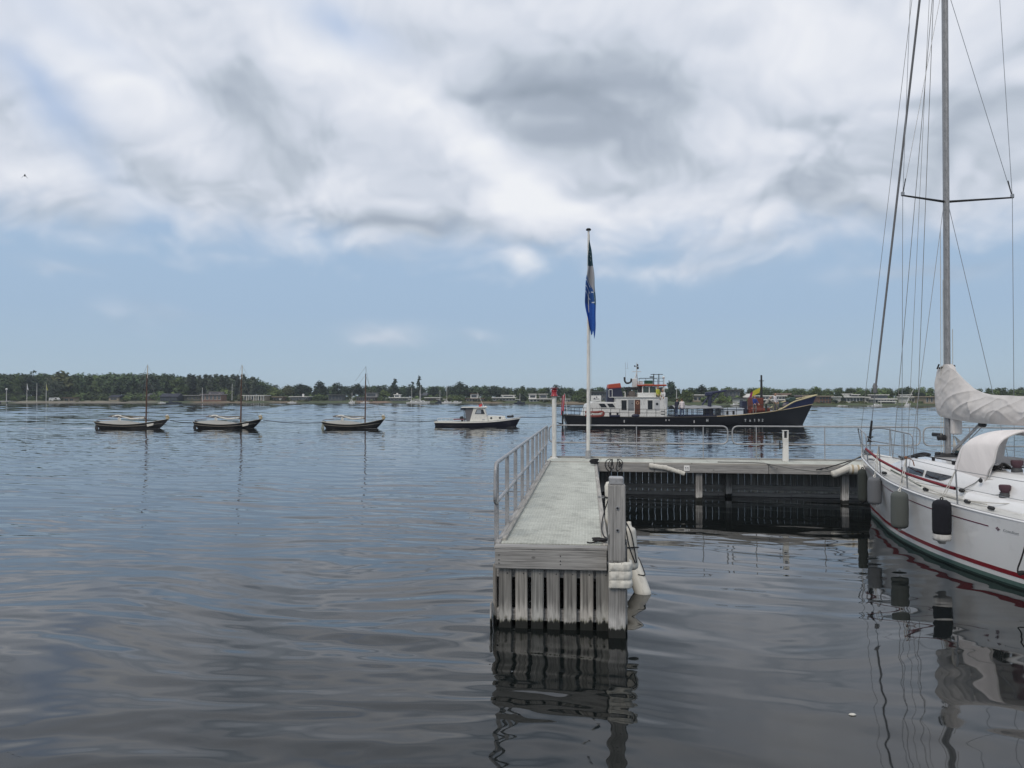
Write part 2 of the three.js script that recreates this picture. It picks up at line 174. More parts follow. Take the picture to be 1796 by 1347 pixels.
// ---------------------------------------------------------------- the water
const PIER_A = [-0.099, 0.995];
const sheltered = (x, z) => smooth(0.6, 2.2, x - 0.099 * (-z - 9.3)) * smooth(-22.5, -21, z);   // the basin between the jetties lies calm
const WAKES = [[-70, -67.6, -36, 1.5], [-36, -67.6, -10, 0.55], [-10, -70, 4, 0.5]];
{
  const r = rng(11), waves = [];
  for (let i = 0; i < 44; i++) { const t = i / 43, L = 0.2 * Math.pow(3.6 / 0.2, t), a = -1.45 + (r() + r() - 1) * 0.95, k = 2 * Math.PI / L, slope = (0.008 + 0.009 * Math.sin(Math.PI * Math.pow(t, 0.75))) * (0.7 + 0.6 * r()) * mix(1.1, 0.5, smooth(1.2, 2.4, L)); waves.push([Math.cos(a) * k, Math.sin(a) * k, slope / k, r() * 6.283, L]); }
  for (let i = 0; i < 12; i++) { const L = 3.8 * Math.pow(11 / 3.8, i / 11), a = -1.4 + (r() + r() - 1) * 0.8, k = 2 * Math.PI / L; waves.push([Math.cos(a) * k, Math.sin(a) * k, 0.02 / k, r() * 6.283, -L]); }   // long low waves of the open water
  const power = (x, z) => { const d = Math.hypot(x, z), patch = fbm(x * 0.16 + 50, z * 0.09 + 50, 71, 3), calm = sheltered(x, z); let A = (0.6 + 0.7 * smooth(0.3, 0.72, patch)) * mix(0.66, 0.6, smooth(14, 60, d)); A = mix(A, 0.17 + 0.2 * patch, calm);
    for (const [x0, zc, x1, k] of WAKES) { const w = smooth(x0 - 6, x0 + 3, x) * smooth(x1 + 2, x1 - 1, x) * Math.exp(-(((z - zc) / 2.6) ** 2)); A += w * k * 0.9; } return A; };
  const surface = (x, z, out) => { const A = power(x, z), wx = x + (noise(x * 0.35, z * 0.35, 90) - 0.5) * 1.2, wz = z + (noise(x * 0.35, z * 0.35, 93) - 0.5) * 1.2, shortness = mix(1, 0.42, sheltered(x, z)); let h = 0, sx = 0, sz = 0; const open = smooth(45, 130, -z) * 0.7 / A, cell = -z * 0.0054; for (const [kx, kz, a, p, L] of waves) { const g = L < 0 ? open * smooth(1.2, 2.4, -L / cell) : (L < 0.55 ? shortness : 1) * (z < -40 ? mix(1, smooth(1.0, 2.6, L / cell), smooth(40, 70, -z)) : 1); if (g < 0.01) continue; const q = kx * wx + kz * wz + p, s = Math.sin(q) * g, c = Math.cos(q) * a * g; h += a * s; sx += kx * c; sz += kz * c; } out[0] = h * A; out[1] = sx * A; out[2] = sz * A; out[3] = A; };
  const rows = [], NC = 600, TAN = 1.08; for (let z = 3.4; z < 460; z *= 1.0054) rows.push(z);
  const NR = rows.length, n = NR * (NC + 1), P = new Float32Array((n + 12) * 3), N = new Float32Array((n + 12) * 3), C = new Float32Array((n + 12) * 3), I = [], o = [0, 0, 0, 0];
  let k = 0; const body = [0.006, 0.008, 0.008];
  for (const zr of rows) for (let i = 0; i <= NC; i++) { const x = zr * TAN * (i / NC * 2 - 1), z = -zr; surface(x, z, o); P[k] = x; P[k + 1] = o[0]; P[k + 2] = z; const l = 1 / Math.hypot(o[1], 1, o[2]); N[k] = -o[1] * l; N[k + 1] = l; N[k + 2] = -o[2] * l;
    let foam = 0; if (z < -60 && z > -76) { const f = fbm(x * 1.6, z * 0.9, 77, 4), wk = (x0, x1, zc, w) => smooth(x0 - 0.3, x0, x) * smooth(x1 + 0.3, x1, x) * Math.exp(-(((z - zc) / w) ** 2)); foam = Math.max(wk(-40.5, -37, -67.5, 0.7) * smooth(0.5, 0.62, f), wk(-62, -38, -67.4, 1.3) * smooth(0.6, 0.72, f) * 0.8, wk(-31.4, -28, -67.5, 0.7) * smooth(0.5, 0.62, f), wk(-19, -16.7, -67.5, 0.8) * smooth(0.46, 0.58, f), wk(-33.5, -31, -66.9, 0.3), wk(-25, -22.6, -66.9, 0.25) * smooth(0.4, 0.5, f), wk(-13.5, -11.6, -66.9, 0.3) * smooth(0.35, 0.5, f), wk(28.2, 29.8, -74.4, 0.4) * smooth(0.4, 0.5, f), wk(-0.6, 0.9, -71.2, 0.3) * smooth(0.45, 0.55, f)) * 0.75; }
    for (let c = 0; c < 3; c++) C[k + c] = mix(body[c], 0.62, foam); k += 3; }
  for (let j = 0; j < NR - 1; j++) for (let i = 0; i < NC; i++) { const a = j * (NC + 1) + i, b = a + 1, c = a + NC + 1, d = c + 1; I.push(a, b, c, b, d, c); }
  const z0 = -rows[0], z1 = -rows[NR - 1], far = [[z0 * TAN, z0], [-z0 * TAN, z0], [z1 * TAN, z1], [-z1 * TAN, z1], [-1600, z1], [1600, z1], [-1600, 60], [1600, 60], [-1600, -1600], [1600, -1600]];
  far.forEach(([x, z], i) => { const q = (n + i) * 3; P[q] = x; P[q + 1] = -0.01; P[q + 2] = z; N[q + 1] = 1; for (let c = 0; c < 3; c++) C[q + c] = body[c]; });
  const e = (i) => n + i; I.push(e(0), e(2), e(4), e(0), e(4), e(6), e(1), e(7), e(5), e(1), e(5), e(3), e(0), e(6), e(1), e(1), e(6), e(7), e(4), e(5), e(9), e(4), e(9), e(8));
  for (let t = I.length - 24; t < I.length; t += 3) { const [a, b, c] = [I[t], I[t + 1], I[t + 2]], q = (b_, c_) => (P[b_ * 3] - P[a * 3]) * (P[c_ * 3 + 2] - P[a * 3 + 2]) - (P[b_ * 3 + 2] - P[a * 3 + 2]) * (P[c_ * 3] - P[a * 3]); if (q(b, c) > 0) { I[t + 1] = c; I[t + 2] = b; } }
  const g = new THREE.BufferGeometry(); g.setAttribute('position', new THREE.BufferAttribute(P, 3)); g.setAttribute('normal', new THREE.BufferAttribute(N, 3)); g.setAttribute('color', new THREE.BufferAttribute(C, 3)); g.setIndex(I);
  const m = mat([1, 1, 1], 0.03, { ior: 1.45, vertexColors: true });
  const w = new THREE.Mesh(g, m); w.name = 'water'; w.receiveShadow = true; scene.add(w); tag(w, 'rippled grey blue harbour water reaching to the far bank', 'water', null, 'structure');
}

// ---------------------------------------------------------------- the far bank
const shoreDepth = curve([[-900, 300], [0, 296], [300, 300], [560, 306], [760, 303], [900, 282], [1040, 250], [1180, 232], [1320, 222], [1480, 216], [1700, 212], [2700, 206]]);   // pixel column -> metres
const shoreAt = (px, back = 0) => { const d = shoreDepth(px) + back; return V((px - CX) / FOCAL * d, 0, -d); };
{
  const NU = 240, prof = [[-1.5, -0.6], [0, 0.02], [1.2, 0.42], [3, 0.72], [9, 0.9], [22, 1.25], [60, 1.6], [140, 1.8], [400, 2]];
  const P = [], C = [], I = [];
  for (let i = 0; i <= NU; i++) { const px = -900 + i / NU * 3600; for (const [b, h] of prof) { const w = b < 5 ? (noise(px * 0.05, b, 5) - 0.5) * 1.6 : 0, q = shoreAt(px, b + w); P.push(q.x, h + (b > 2 ? (noise(px * 0.04, b * 0.1, 8) - 0.5) * 0.35 : 0), q.z);
    const s = noise(px * 0.02, 1, 3), sandy = px < 232 && px > 30 ? 1 : px > 550 && px < 680 ? smooth(0.3, 0.5, s) : smooth(0.62, 0.75, s) * 0.7, t = b < 1 ? 0 : b < 5 ? 1 : 2, v = 0.8 + 0.4 * noise(px * 0.3, b, 6);
    const stone = [0.05, 0.05, 0.045], sand = px < 300 ? [0.2, 0.18, 0.14] : [0.21, 0.145, 0.1], grass = [0.062, 0.085, 0.03]; const c = t === 0 ? stone : t === 1 ? sand.map((a, k) => mix(grass[k] * 0.9, a, sandy)) : b < 12 && sandy > 0.5 ? sand.map((a, k) => mix(grass[k], a, 0.5)) : grass; C.push(...c.map((a) => a * v)); } }
  const n = prof.length; for (let i = 0; i < NU; i++) for (let j = 0; j < n - 1; j++) { const a = i * n + j, b = a + 1, c = a + n, d = c + 1; I.push(a, c, b, b, c, d); }
  const g = new THREE.BufferGeometry(); g.setAttribute('position', new THREE.Float32BufferAttribute(P, 3)); g.setAttribute('color', new THREE.Float32BufferAttribute(C, 3)); g.setIndex(I); g.computeVertexNormals();
  const o = new THREE.Mesh(g, mat([1, 1, 1], 0.95, { vertexColors: true })); o.name = 'far_bank'; o.receiveShadow = true; scene.add(o); tag(o, 'low green bank with sandy strips along the far shore', 'bank', null, 'structure');
}
const groundAt = (b) => b < 3 ? 0.6 : b < 9 ? 0.8 : b < 22 ? 1.05 : b < 60 ? 1.4 : 1.6;

// ---------------------------------------------------------------- the finger jetty
const rp = rng(5), DECK_Y = 1.02;
const offs = () => [rp() * 3, rp() * 3];
const FINGER = [0.475, 0, -9.317], TURN_F = -0.0995, LEN = 12.0;
const toF = (lx, y, lz) => V(FINGER[0] + lx * Math.cos(TURN_F) + lz * Math.sin(TURN_F), y, FINGER[2] - lx * Math.sin(TURN_F) + lz * Math.cos(TURN_F));
function tidePlank(w, h, d, y0, shiftU) { const g = plank(w, h, d, [shiftU, 0], 0.007), uv = g.attributes.uv; for (let i = 0; i < uv.count; i++) uv.setY(i, uv.getY(i) + y0 + h / 2); return g.translate(0, y0 + h / 2, 0); }
{
  const t = thing('finger_jetty', 'narrow grey timber finger jetty with gritted deck running away from the camera', 'jetty', FINGER, TURN_F);
  const variants = [0, 1, 2, 3, 4, 5].map(() => tidePlank(0.148 + rp() * 0.014, 1.2, 0.05, -0.4, rp()));
  for (let i = 0; i < 7; i++) { const o = part('slat', variants[i % 6], M.board[(i * 3 + 1) % 4], t); o.position.set(-0.562 + i * 0.2 + (rp() - 0.5) * 0.012, (rp() - 0.5) * 0.015, (rp() - 0.5) * 0.008); o.rotation.z = (rp() - 0.5) * 0.02; }
  const side = [0, 1, 2].map(() => tidePlank(0.05, 1.1, 0.15, -0.35, rp()));
  for (const s of [-1, 1]) for (let i = 0; i < 60; i++) { const o = part('slat', side[i % 3], M.board[(i * 3) % 4], t); o.position.set(s * 0.7, 0, -0.16 - i * 0.2); }
  part('waler', [plank(1.34, 0.14, 0.08, offs()).translate(0, 0.69, -0.07)], M.wood, t); part('waler', [plank(1.34, 0.14, 0.08, offs()).translate(0, 0.16, -0.07)], M.wood, t);
  part('fascia_board', [plank(1.36, 0.235, 0.045, offs()).translate(0, 0.862, 0.05)], M.wood, t); part('cap_board', [plank(1.38, 0.036, 0.16, offs()).translate(0, 1.0, -0.005)], M.wood, t);
  const bolts = []; for (const x of [-0.63, 0.12]) for (const y of [0.81, 0.85, 0.91]) bolts.push(cyl([x, y, 0.07], [x, y, 0.077], 0.009, 0.007, 6)); for (const b of bolts) part('bolt', [b], M.dark, t);
  for (let i = 0; i < 7; i++) for (const y of [0.68]) part('bolt', [cyl([-0.562 + i * 0.2 + 0.03, y, 0.024], [-0.562 + i * 0.2 + 0.03, y, 0.03], 0.009, 0.007, 6)], M.dark, t);
  // edge beams, grating panels
  for (const s of [-1, 1]) for (let i = 0; i < 4; i++) part('edge_beam', [plank(0.075, 0.2, LEN / 4 - 0.008, offs(), 0.008).translate(s * 0.665, 0.93 + (s < 0 ? 0.004 : 0), -0.09 - LEN / 8 - i * LEN / 4)], s > 0 ? M.woodPale : M.wood, t);
  for (let i = 0; i < 12; i++) { const g = bx(1.25, 0.03, 0.985); const uv = g.attributes.uv, dx = rp(), dz = rp(); for (let k = 0; k < uv.count; k++) uv.setXY(k, uv.getX(k) + dx, uv.getY(k) + dz); const o = part('deck_panel', [g], M.deck[i % 4], t); o.position.set(0, DECK_Y - 0.012 + (rp() - 0.5) * 0.003, -0.6 - i * 0.992); }
  part('bearer', [plank(0.1, 0.16, LEN, offs()).translate(-0.4, 0.9, -LEN / 2 - 0.1), plank(0.1, 0.16, LEN, offs()).translate(0.4, 0.9, -LEN / 2 - 0.1)], M.wood, t);
  for (const x of [-0.56, 0.56]) for (const z of [-2.6, -6.4, -10.2]) part('pile', [plank(0.2, 1.5, 0.2, offs(), 0.012).translate(x, 0.05, z)], M.tide, t);
  part('rubbing_strip', [tidePlank(0.022, 0.6, 0.1, -0.3, 0.45).translate(-0.738, 0, -0.03)], M.tide, t);
  part('kerb', [plank(0.05, 0.05, LEN - 0.3, offs()).translate(-0.6, DECK_Y + 0.018, -LEN / 2 - 0.1)], M.woodPale, t);
}
{ // the galvanised rail along its left edge
  const t = thing('handrail', 'galvanised handrail along the left edge of the finger jetty', 'railing', FINGER, TURN_F), x = -0.705;
  const post = [beam(0.058, 1.06, 0.03, 0.006).translate(0, 1.47, 0)];
  post.push(bx(0.03, 0.1, 0.05, 0.03, 0.97, 0)); const pg = merged(post);
  for (let i = 0; i < 10; i++) { const o = part('post', pg, M.zinc, t); o.position.set(x, 0, -0.3 - i * 1.27); }
  part('top_rail', [bent([[x, 1.5, -6], [x, 1.5, -0.14], [x, 2.0, -0.2], [x, 2.0, -12.35], [x, 1.5, -12.35], [x, 1.5, -5.98]], 0.024, 10, 0.13)], M.zinc, t);
}
{ // the mooring post at the corner
  const p = toF(0.795, 0, 0.17), t = thing('mooring_post', 'square weathered timber post at the near right corner of the finger jetty', 'post', p, TURN_F);
  part('shaft', [tidePlank(0.2, 2.2, 0.2, -0.4, 0.37)], M.tide, t);
  part('upper_shaft', [plank(0.203, 0.9, 0.203, offs(), 0.012).translate(0, 1.352, 0)], M.wood, t);
  part('cap', [beam(0.17, 0.09, 0.17, 0.012).translate(-0.006, 1.845, 0)], M.zinc, t);
  for (const y of [1.53, 1.27]) { const b = part('bolt', [cyl([0.005, y, 0.1], [0.005, y, 0.106], 0.026, 0.026, 14)], M.zinc, t); part('nut', [cyl([0.005, y, 0.106], [0.005, y, 0.12], 0.014, 0.012, 6)], M.dark, b); }
  part('rear_shaft', [tidePlank(0.16, 1.5, 0.16, -0.4, 0.8).translate(0.05, 0, -0.2)], M.tide, t);
}
{ // the ribbed white pad wrapped round its corner
  const p = toF(0.795, 0, 0.17), t = thing('dock_bumper', 'dirty white ribbed bumper pad screwed round the jetty corner post', 'bumper', p, TURN_F);
  const sec = (u) => { // wraps from the left edge of the front face round the right side
    const L = u * 0.46; if (L < 0.19) return [-0.1 + L, 0.125 + 0.006 * Math.sin(L * 40)]; if (L < 0.29) { const a = (L - 0.19) / 0.1 * Math.PI / 2; return [0.09 + Math.sin(a) * 0.07, 0.055 + Math.cos(a) * 0.07]; } return [0.16, 0.055 - (L - 0.29)]; };
  const pad = grid(48, 40, (u, v) => { const [x, z] = sec(u), y = 0.585 + v * 0.31, rib = Math.sin(v * Math.PI * 3), b = 0.022 * Math.pow(Math.abs(rib), 0.4) * smooth(0, 0.06, u) * smooth(1, 0.94, u) + (noise(u * 9, v * 9, 4) - 0.5) * 0.008, e = 0.012 * (smooth(0.05, 0, v) + smooth(0.95, 1, v)) , nx = u < 0.41 ? 0 : u < 0.63 ? 0.7 : 1, nz = u < 0.41 ? 1 : u < 0.63 ? 0.7 : 0; return V(x + nx * (b - e), y + (noise(u * 12, 3, v > 0.5 ? 1 : 2) - 0.5) * 0.018 * (v < 0.02 || v > 0.98 ? 1 : 0), z + nz * (b - e)); });
  part('pad', [pad], M.padding, t);
  for (const [x, y] of [[-0.085, 0.61], [-0.085, 0.69], [-0.085, 0.79], [-0.085, 0.87], [-0.03, 0.6], [-0.03, 0.882], [0.05, 0.6], [0.05, 0.882]]) part('screw', [cyl([x, y, 0.118], [x, y, 0.137], 0.007, 0.006, 6)], M.dark, t);
}
function fender(r, L, neck = 0.03) { return lathe([[0, 0], [r * 0.5, 0.006], [r * 0.86, r * 0.28], [r, r * 0.75], [r, L - r * 0.75], [r * 0.86, L - r * 0.3], [r * 0.45, L - 0.01], [neck, L + 0.02], [neck, L + 0.06], [0.001, L + 0.065]], 22); }
function aim(o, from, to) { o.position.copy(from); o.quaternion.setFromUnitVectors(V(0, 1, 0), to.clone().sub(from).normalize()); return o; }
{
  const foot = atHeight(1132, 1053, -0.09), t = thing('boat_fender', 'long white fender leaning into the water beside the corner post', 'fender', [0, 0, 0]);
  aim(t, foot, atDepth(1098, 957, 11.5)); part('body', [fender(0.118, 0.86)], M.padding, t); 
  part('rope', [tube([[0.0, 0.35, 0.125], [0.09, 0.33, 0.09], [0.125, 0.42, 0], [0.1, 0.62, 0.06], [0, 0.75, 0.13], [-0.05, 0.9, 0.1]], 0.009, 6)], M.rope, t);
  const b = atDepth(1109, 1000, 9.85), u = thing('boat_fender', 'short upright white fender roped behind the corner post', 'fender', [0, 0, 0]);
  aim(u, b, atDepth(1103, 918, 9.9)); part('body', [fender(0.085, 0.56)], M.padding, u);
  part('rope', [tube([[-0.06, 0.66, 0.02], [-0.05, 0.45, 0.09], [-0.03, 0.3, 0.1], [0.03, 0.1, 0.1]], 0.008, 6), tube([[-0.06, 0.66, 0.02], [0, 0.5, 0.095], [0.03, 0.3, 0.1], [0.05, 0.1, 0.09]], 0.008, 6), tube([[-0.09, 0.3, 0.05], [0, 0.3, 0.1], [0.1, 0.29, 0.04]], 0.008, 6)], M.rope, u);
  const q = toF(0.785, 0, -2.1), w = thing('mooring_pile', 'white padded pile standing just behind the corner post', 'pile', q, TURN_F);
  part('padding', [lathe([[0.075, -0.3], [0.075, 1.3], [0.07, 1.35], [0.08, 1.37], [0.085, 1.51], [0.06, 1.57], [0, 1.585]], 16)], M.padding, w); part('strap', [new THREE.TorusGeometry(0.084, 0.012, 6, 20).rotateX(Math.PI / 2).translate(0, 1.35, 0).toNonIndexed()], M.dark, w); part('ring', [new THREE.TorusGeometry(0.05, 0.007, 6, 16).rotateX(1.2).translate(-0.13, 1.35, 0.02).toNonIndexed()], M.steel, w);
  const d = DECK_Y + 0.02; const k = [[0.76, 1.34, -2.02], [0.71, 1.2, -1.98], [0.66, d + 0.03, -1.7], [0.64, d, -1.1], [0.66, d, -0.6], [0.7, d, -0.42], [0.66, d, -0.3]].map((a) => toF(...a));
  const coil = []; for (let i = 0; i <= 40; i++) { const a = i * 0.75, rr = 0.05 + 0.018 * Math.sin(i * 1.7); coil.push(toF(0.6 + Math.cos(a) * rr * 1.4, d + 0.012 + i * 0.0007, -0.22 + Math.sin(a) * rr)); }
  solo('rope', [tube(k, 0.009, 6), tube(coil, 0.009, 6, 160), tube([toF(0.6, d + 0.02, -0.2), toF(0.5, d, -0.14), toF(0.44, d, -0.16)], 0.009, 6)], M.rope, 'black rope trailing from the padded pile to a coil on the jetty deck edge', 'rope');
}

// ---------------------------------------------------------------- the far jetty
const FAR = [1.13, 0, -22.6], TURN_R = -0.1465, cR = Math.cos(TURN_R), sR = Math.sin(TURN_R);
const toR = (lx, y, lz) => V(FAR[0] + lx * cR + lz * sR, y, FAR[2] - lx * sR + lz * cR);
const alongR = (px, lz = 0) => { const X = (px - CX) / FOCAL, ox = FAR[0] + lz * sR, oz = -(FAR[2] + lz * cR); return (X * oz - ox) / (cR + X * -sR); };
{
  const t = thing('cross_jetty', 'low grey timber jetty crossing behind the basin to the right', 'jetty', FAR, TURN_R), L = 21, D = 1.46;
  for (let i = 0; i < 14; i++) { const g = bx(1.492, 0.03, D - 0.1); const uv = g.attributes.uv, dx = rp(); for (let k = 0; k < uv.count; k++) uv.setXY(k, uv.getX(k) + dx, uv.getY(k) + dx * 2); const o = part('deck_panel', [g], M.deck[(i + 1) % 4], t); o.position.set(0.75 + i * 1.5, DECK_Y - 0.008, D / 2 - 0.01); }
  for (let i = 0; i < 7; i++) { part('fascia_board', [plank(2.99, 0.215, 0.05, offs()).translate(1.5 + i * 3, 0.885, D - 0.02)], M.wood, t); part('edge_beam', [plank(2.985, 0.05, 0.07, offs()).translate(1.5 + i * 3, DECK_Y - 0.002, D - 0.04)], M.woodPale, t); part('edge_beam', [plank(2.985, 0.09, 0.07, offs()).translate(1.5 + i * 3, DECK_Y + 0.012, 0.01)], M.wood, t); part('fascia_board', [plank(2.99, 0.2, 0.05, offs()).translate(1.5 + i * 3, 0.87, -0.02)], M.wood, t); }
  const sl = [0, 1, 2, 3].map(() => tidePlank(0.172, 1.2, 0.045, -0.4, rp()));
  for (let i = 0; i < 116; i++) { const o = part('slat', sl[i % 4], M.board[(i * 5) % 4], t); o.position.set(0.1 + i * 0.18, 0, 0.06); }
  for (const [y, h] of [[0.255, 0.13], [0.06, 0.11], [0.74, 0.1]]) part('waler', [plank(L, h, 0.09, offs()).translate(L / 2, y, 0.135)], M.wood, t);
  const pl = tidePlank(0.17, 1.3, 0.17, -0.4, 0.2); for (const px of [1225, 1480]) { const o = part('pile', pl, M.tide, t); o.position.set(alongR(px, 1.3), 0, 1.3); } for (const x of [1.6, 5.1, 9.2, 13.2, 17]) { const o = part('pile', pl, M.tide, t); o.position.set(x, 0, 0.35); }
  part('bearer', [plank(L, 0.16, 0.1, offs()).translate(L / 2, 0.9, 0.35), plank(L, 0.16, 0.1, offs()).translate(L / 2, 0.9, 1.15)], M.wood, t);
  // end slats on its left end
  const es = tidePlank(0.045, 1.2, 0.15, -0.4, 0.6); for (let i = 0; i < 8; i++) { const o = part('slat', es, M.tide, t); o.position.set(0.02, 0, 0.14 + i * 0.18); }
}
{
  const spans = [[963, 1276, [1116, 1233]], [1284, 1613, [1326, 1446, 1560]], [1619, 1990, [1700, 1800, 1900]]], words = ['left, behind the flagpole', 'middle, ending behind the yacht bow', 'right, behind the yacht mast'];
  spans.forEach(([a, b, posts], i) => { const x0 = alongR(a, 0.02), x1 = alongR(b, 0.02), t = thing('handrail', 'tubular grey rail loop on the cross jetty, ' + words[i], 'railing', toR(x0, 0, 0.02), TURN_R), w = x1 - x0;
    part('rail', [bent([[w / 2, 1.48, 0], [0, 1.48, 0], [0, 1.99, 0], [w, 1.99, 0], [w, 1.48, 0], [w / 2 - 0.02, 1.48, 0]], 0.021, 8, 0.17)], M.zinc, t);
    for (const p of posts) { const x = alongR(p, 0.02) - x0; part('post', [cyl([x, 1.0, 0], [x, 1.975, 0], 0.014, 0.014, 8), beam(0.08, 0.012, 0.08, 0.003).translate(x, 1.07, 0)], M.zinc, t); } });
}
{
  const t = thing('navigation_light', 'white post with a red lantern at the end of the finger jetty', 'light', atHeight(972, 803, DECK_Y).setZ(-22.35));
  t.position.x = (972 - CX) / FOCAL * 22.35; t.position.y = 0;
  part('pole', [cyl([0, DECK_Y, 0], [0, 2.83, 0], 0.066, 0.066, 16), lathe([[0.11, 0], [0.11, 0.02], [0.07, 0.03]], 16).translate(0, DECK_Y + 0.006, 0)], M.white, t);
  const l = part('lantern', [lathe([[0.1, 0], [0.11, 0.02], [0.085, 0.04], [0.075, 0.13], [0.09, 0.16], [0.1, 0.18], [0.05, 0.21], [0.02, 0.225]], 16).translate(0, 2.85, 0)], mat([0.32, 0.006, 0.014], 0.25, { clearcoat: 0.6 }), t); part('bracket', [beam(0.2, 0.02, 0.08, 0.004).translate(0.07, 2.845, 0), beam(0.17, 0.02, 0.17, 0.004).translate(0, 2.825, 0)], M.zinc, l); part('lid', [lathe([[0.12, 0], [0.1, 0.03], [0, 0.04]], 14).translate(0, 3.07, 0)], mat([0.1, 0.005, 0.01], 0.5), l);
}
{
  const b = V((1031.5 - CX) / FOCAL * 22.2, 0, -22.2), t = thing('flagpole', 'tall white flagpole on the cross jetty with a dark disc on top', 'flagpole', b);
  part('pole', [cyl([0, DECK_Y, 0], [0.02, 7.72, 0], 0.058, 0.03, 14)], M.white, t); part('truck', [lathe([[0, 0], [0.07, 0.0], [0.078, 0.03], [0.05, 0.06], [0, 0.065]], 14).translate(0.02, 7.72, 0)], M.dark, t); part('base', [cyl([0, DECK_Y + 0.008, 0], [0, DECK_Y + 0.25, 0], 0.085, 0.08, 14)], M.zinc, t); part('halyard', [tube([[0.075, 1.9, 0.02], [0.08, 4.5, 0.02], [0.05, 7.6, 0.02]], 0.005, 4)], M.ropePale, t);
  // the flag hangs limp in folds
  const W = 1024, H = 1024, F = W * 0.56, cv = document.createElement('canvas'); cv.width = W; cv.height = H; const c = cv.getContext('2d');
  c.fillStyle = '#979a9f'; c.fillRect(0, 0, W, H); c.fillStyle = '#1d3f4c'; c.fillRect(0, 0, W, H * 0.3); const blue = (x0, y0, x1, y1, col) => { c.fillStyle = col; c.beginPath(); c.moveTo(x0, H * y0); c.lineTo(x1, H * y1); c.lineTo(x1, H); c.lineTo(x0, H); c.fill(); }; blue(0, 0.4, F * 0.78, 0.58, '#234f8c'); blue(F * 0.78, 0.6, W, 0.62, '#2b5468');
  c.fillStyle = '#2458ab'; c.fillRect(0, H * 0.72, F, H * 0.28); c.strokeStyle = '#c3ccd6'; c.lineWidth = 11; for (const y of [0.455, 0.525, 0.59]) { c.beginPath(); c.moveTo(F * 0.02, H * y); c.bezierCurveTo(F * 0.2, H * (y + 0.02), F * 0.35, H * (y + 0.05), F * 0.52, H * (y + 0.09)); c.stroke(); } c.beginPath(); c.moveTo(F * 0.6, H * 0.6); c.lineTo(F * 0.82, H * 0.61); c.lineTo(F * 0.86, H * 0.7); c.lineTo(F * 0.6, H * 0.715); c.stroke();
  c.fillStyle = '#c9d2d6'; for (const [x, y] of [[0.28, 0.1], [0.5, 0.13], [0.3, 0.165], [0.6, 0.18], [0.4, 0.21], [0.55, 0.225]]) c.fillRect(F * x, H * y, 30, 15);
  const ft = new THREE.CanvasTexture(cv); ft.colorSpace = THREE.SRGBColorSpace; ft.magFilter = THREE.LinearFilter;
  const half = curve([[0, 0.01], [0.12, 0.045], [0.3, 0.085], [0.45, 0.125], [0.6, 0.155], [0.72, 0.165], [0.86, 0.135], [0.93, 0.1], [1, 0.06]]), ctr = curve([[0, 0.035], [0.3, 0.06], [0.6, 0.05], [0.74, 0.06], [0.9, 0.1], [1, 0.12]]);
  const cloth = grid(110, 80, (u, v) => { const w = half(v), front = u < 0.56, q = front ? u / 0.56 : (u - 0.56) / 0.44, x = ctr(v) + w * (front ? q * 2 - 1 : 1 - q * 1.7) + 0.006 * Math.sin(v * 23 + u * 9), z = 0.09 + (front ? w * 0.55 * Math.sin(q * Math.PI * 2.6 + v * 2.4) * smooth(0, 0.2, v) + w * 0.2 : -w * 0.5 * Math.sin(q * Math.PI) - 0.02 + w * 0.4 * (1 - q) * Math.sin(Math.PI * 2.6 + v * 2.4)), tail = 0.34 * smooth(0.6, 1, v) * (0.25 + 0.75 * Math.abs(Math.sin(u * 8.2 + 0.4))) * (front ? mix(0.35, 1, smooth(0.1, 0.6, q)) : 0.7), y = 7.42 - v * 2.55 - tail; const p = V(x, y, z); p.u = u; p.w = 1 - v; return p; });
  const f = thing('flag', 'limp blue and white flag hanging folded from the tall flagpole', 'flag', b); part('cloth', [cloth], mat([1, 1, 1], 0.9, { map: ft, side: THREE.DoubleSide }), f);
}
{
  const x = alongR(1377, 0.5), t = thing('supply_pedestal', 'white pillar with an open top frame on the cross jetty', 'pedestal', toR(x, 0, 0.5), TURN_R), y = DECK_Y + 0.007;
  part('column', [beam(0.145, 0.66, 0.14, 0.01).translate(0, y + 0.33, 0)], M.white, t); part('frame', [beam(0.03, 0.2, 0.12, 0.004).translate(-0.058, y + 0.76, 0), beam(0.03, 0.2, 0.12, 0.004).translate(0.058, y + 0.76, 0), beam(0.17, 0.016, 0.14, 0.004).translate(0, y + 0.868, 0)], M.white, t); part('lamp', [cyl([0, y + 0.69, 0], [0, y + 0.84, 0], 0.03, 0.03, 10)], M.dark, t); part('hose_hook', [beam(0.03, 0.24, 0.05, 0.004).translate(-0.15, y + 0.46, 0), beam(0.08, 0.02, 0.03, 0.004).translate(-0.105, y + 0.5, 0), beam(0.08, 0.02, 0.03, 0.004).translate(-0.105, y + 0.4, 0)], M.dark, t);
}
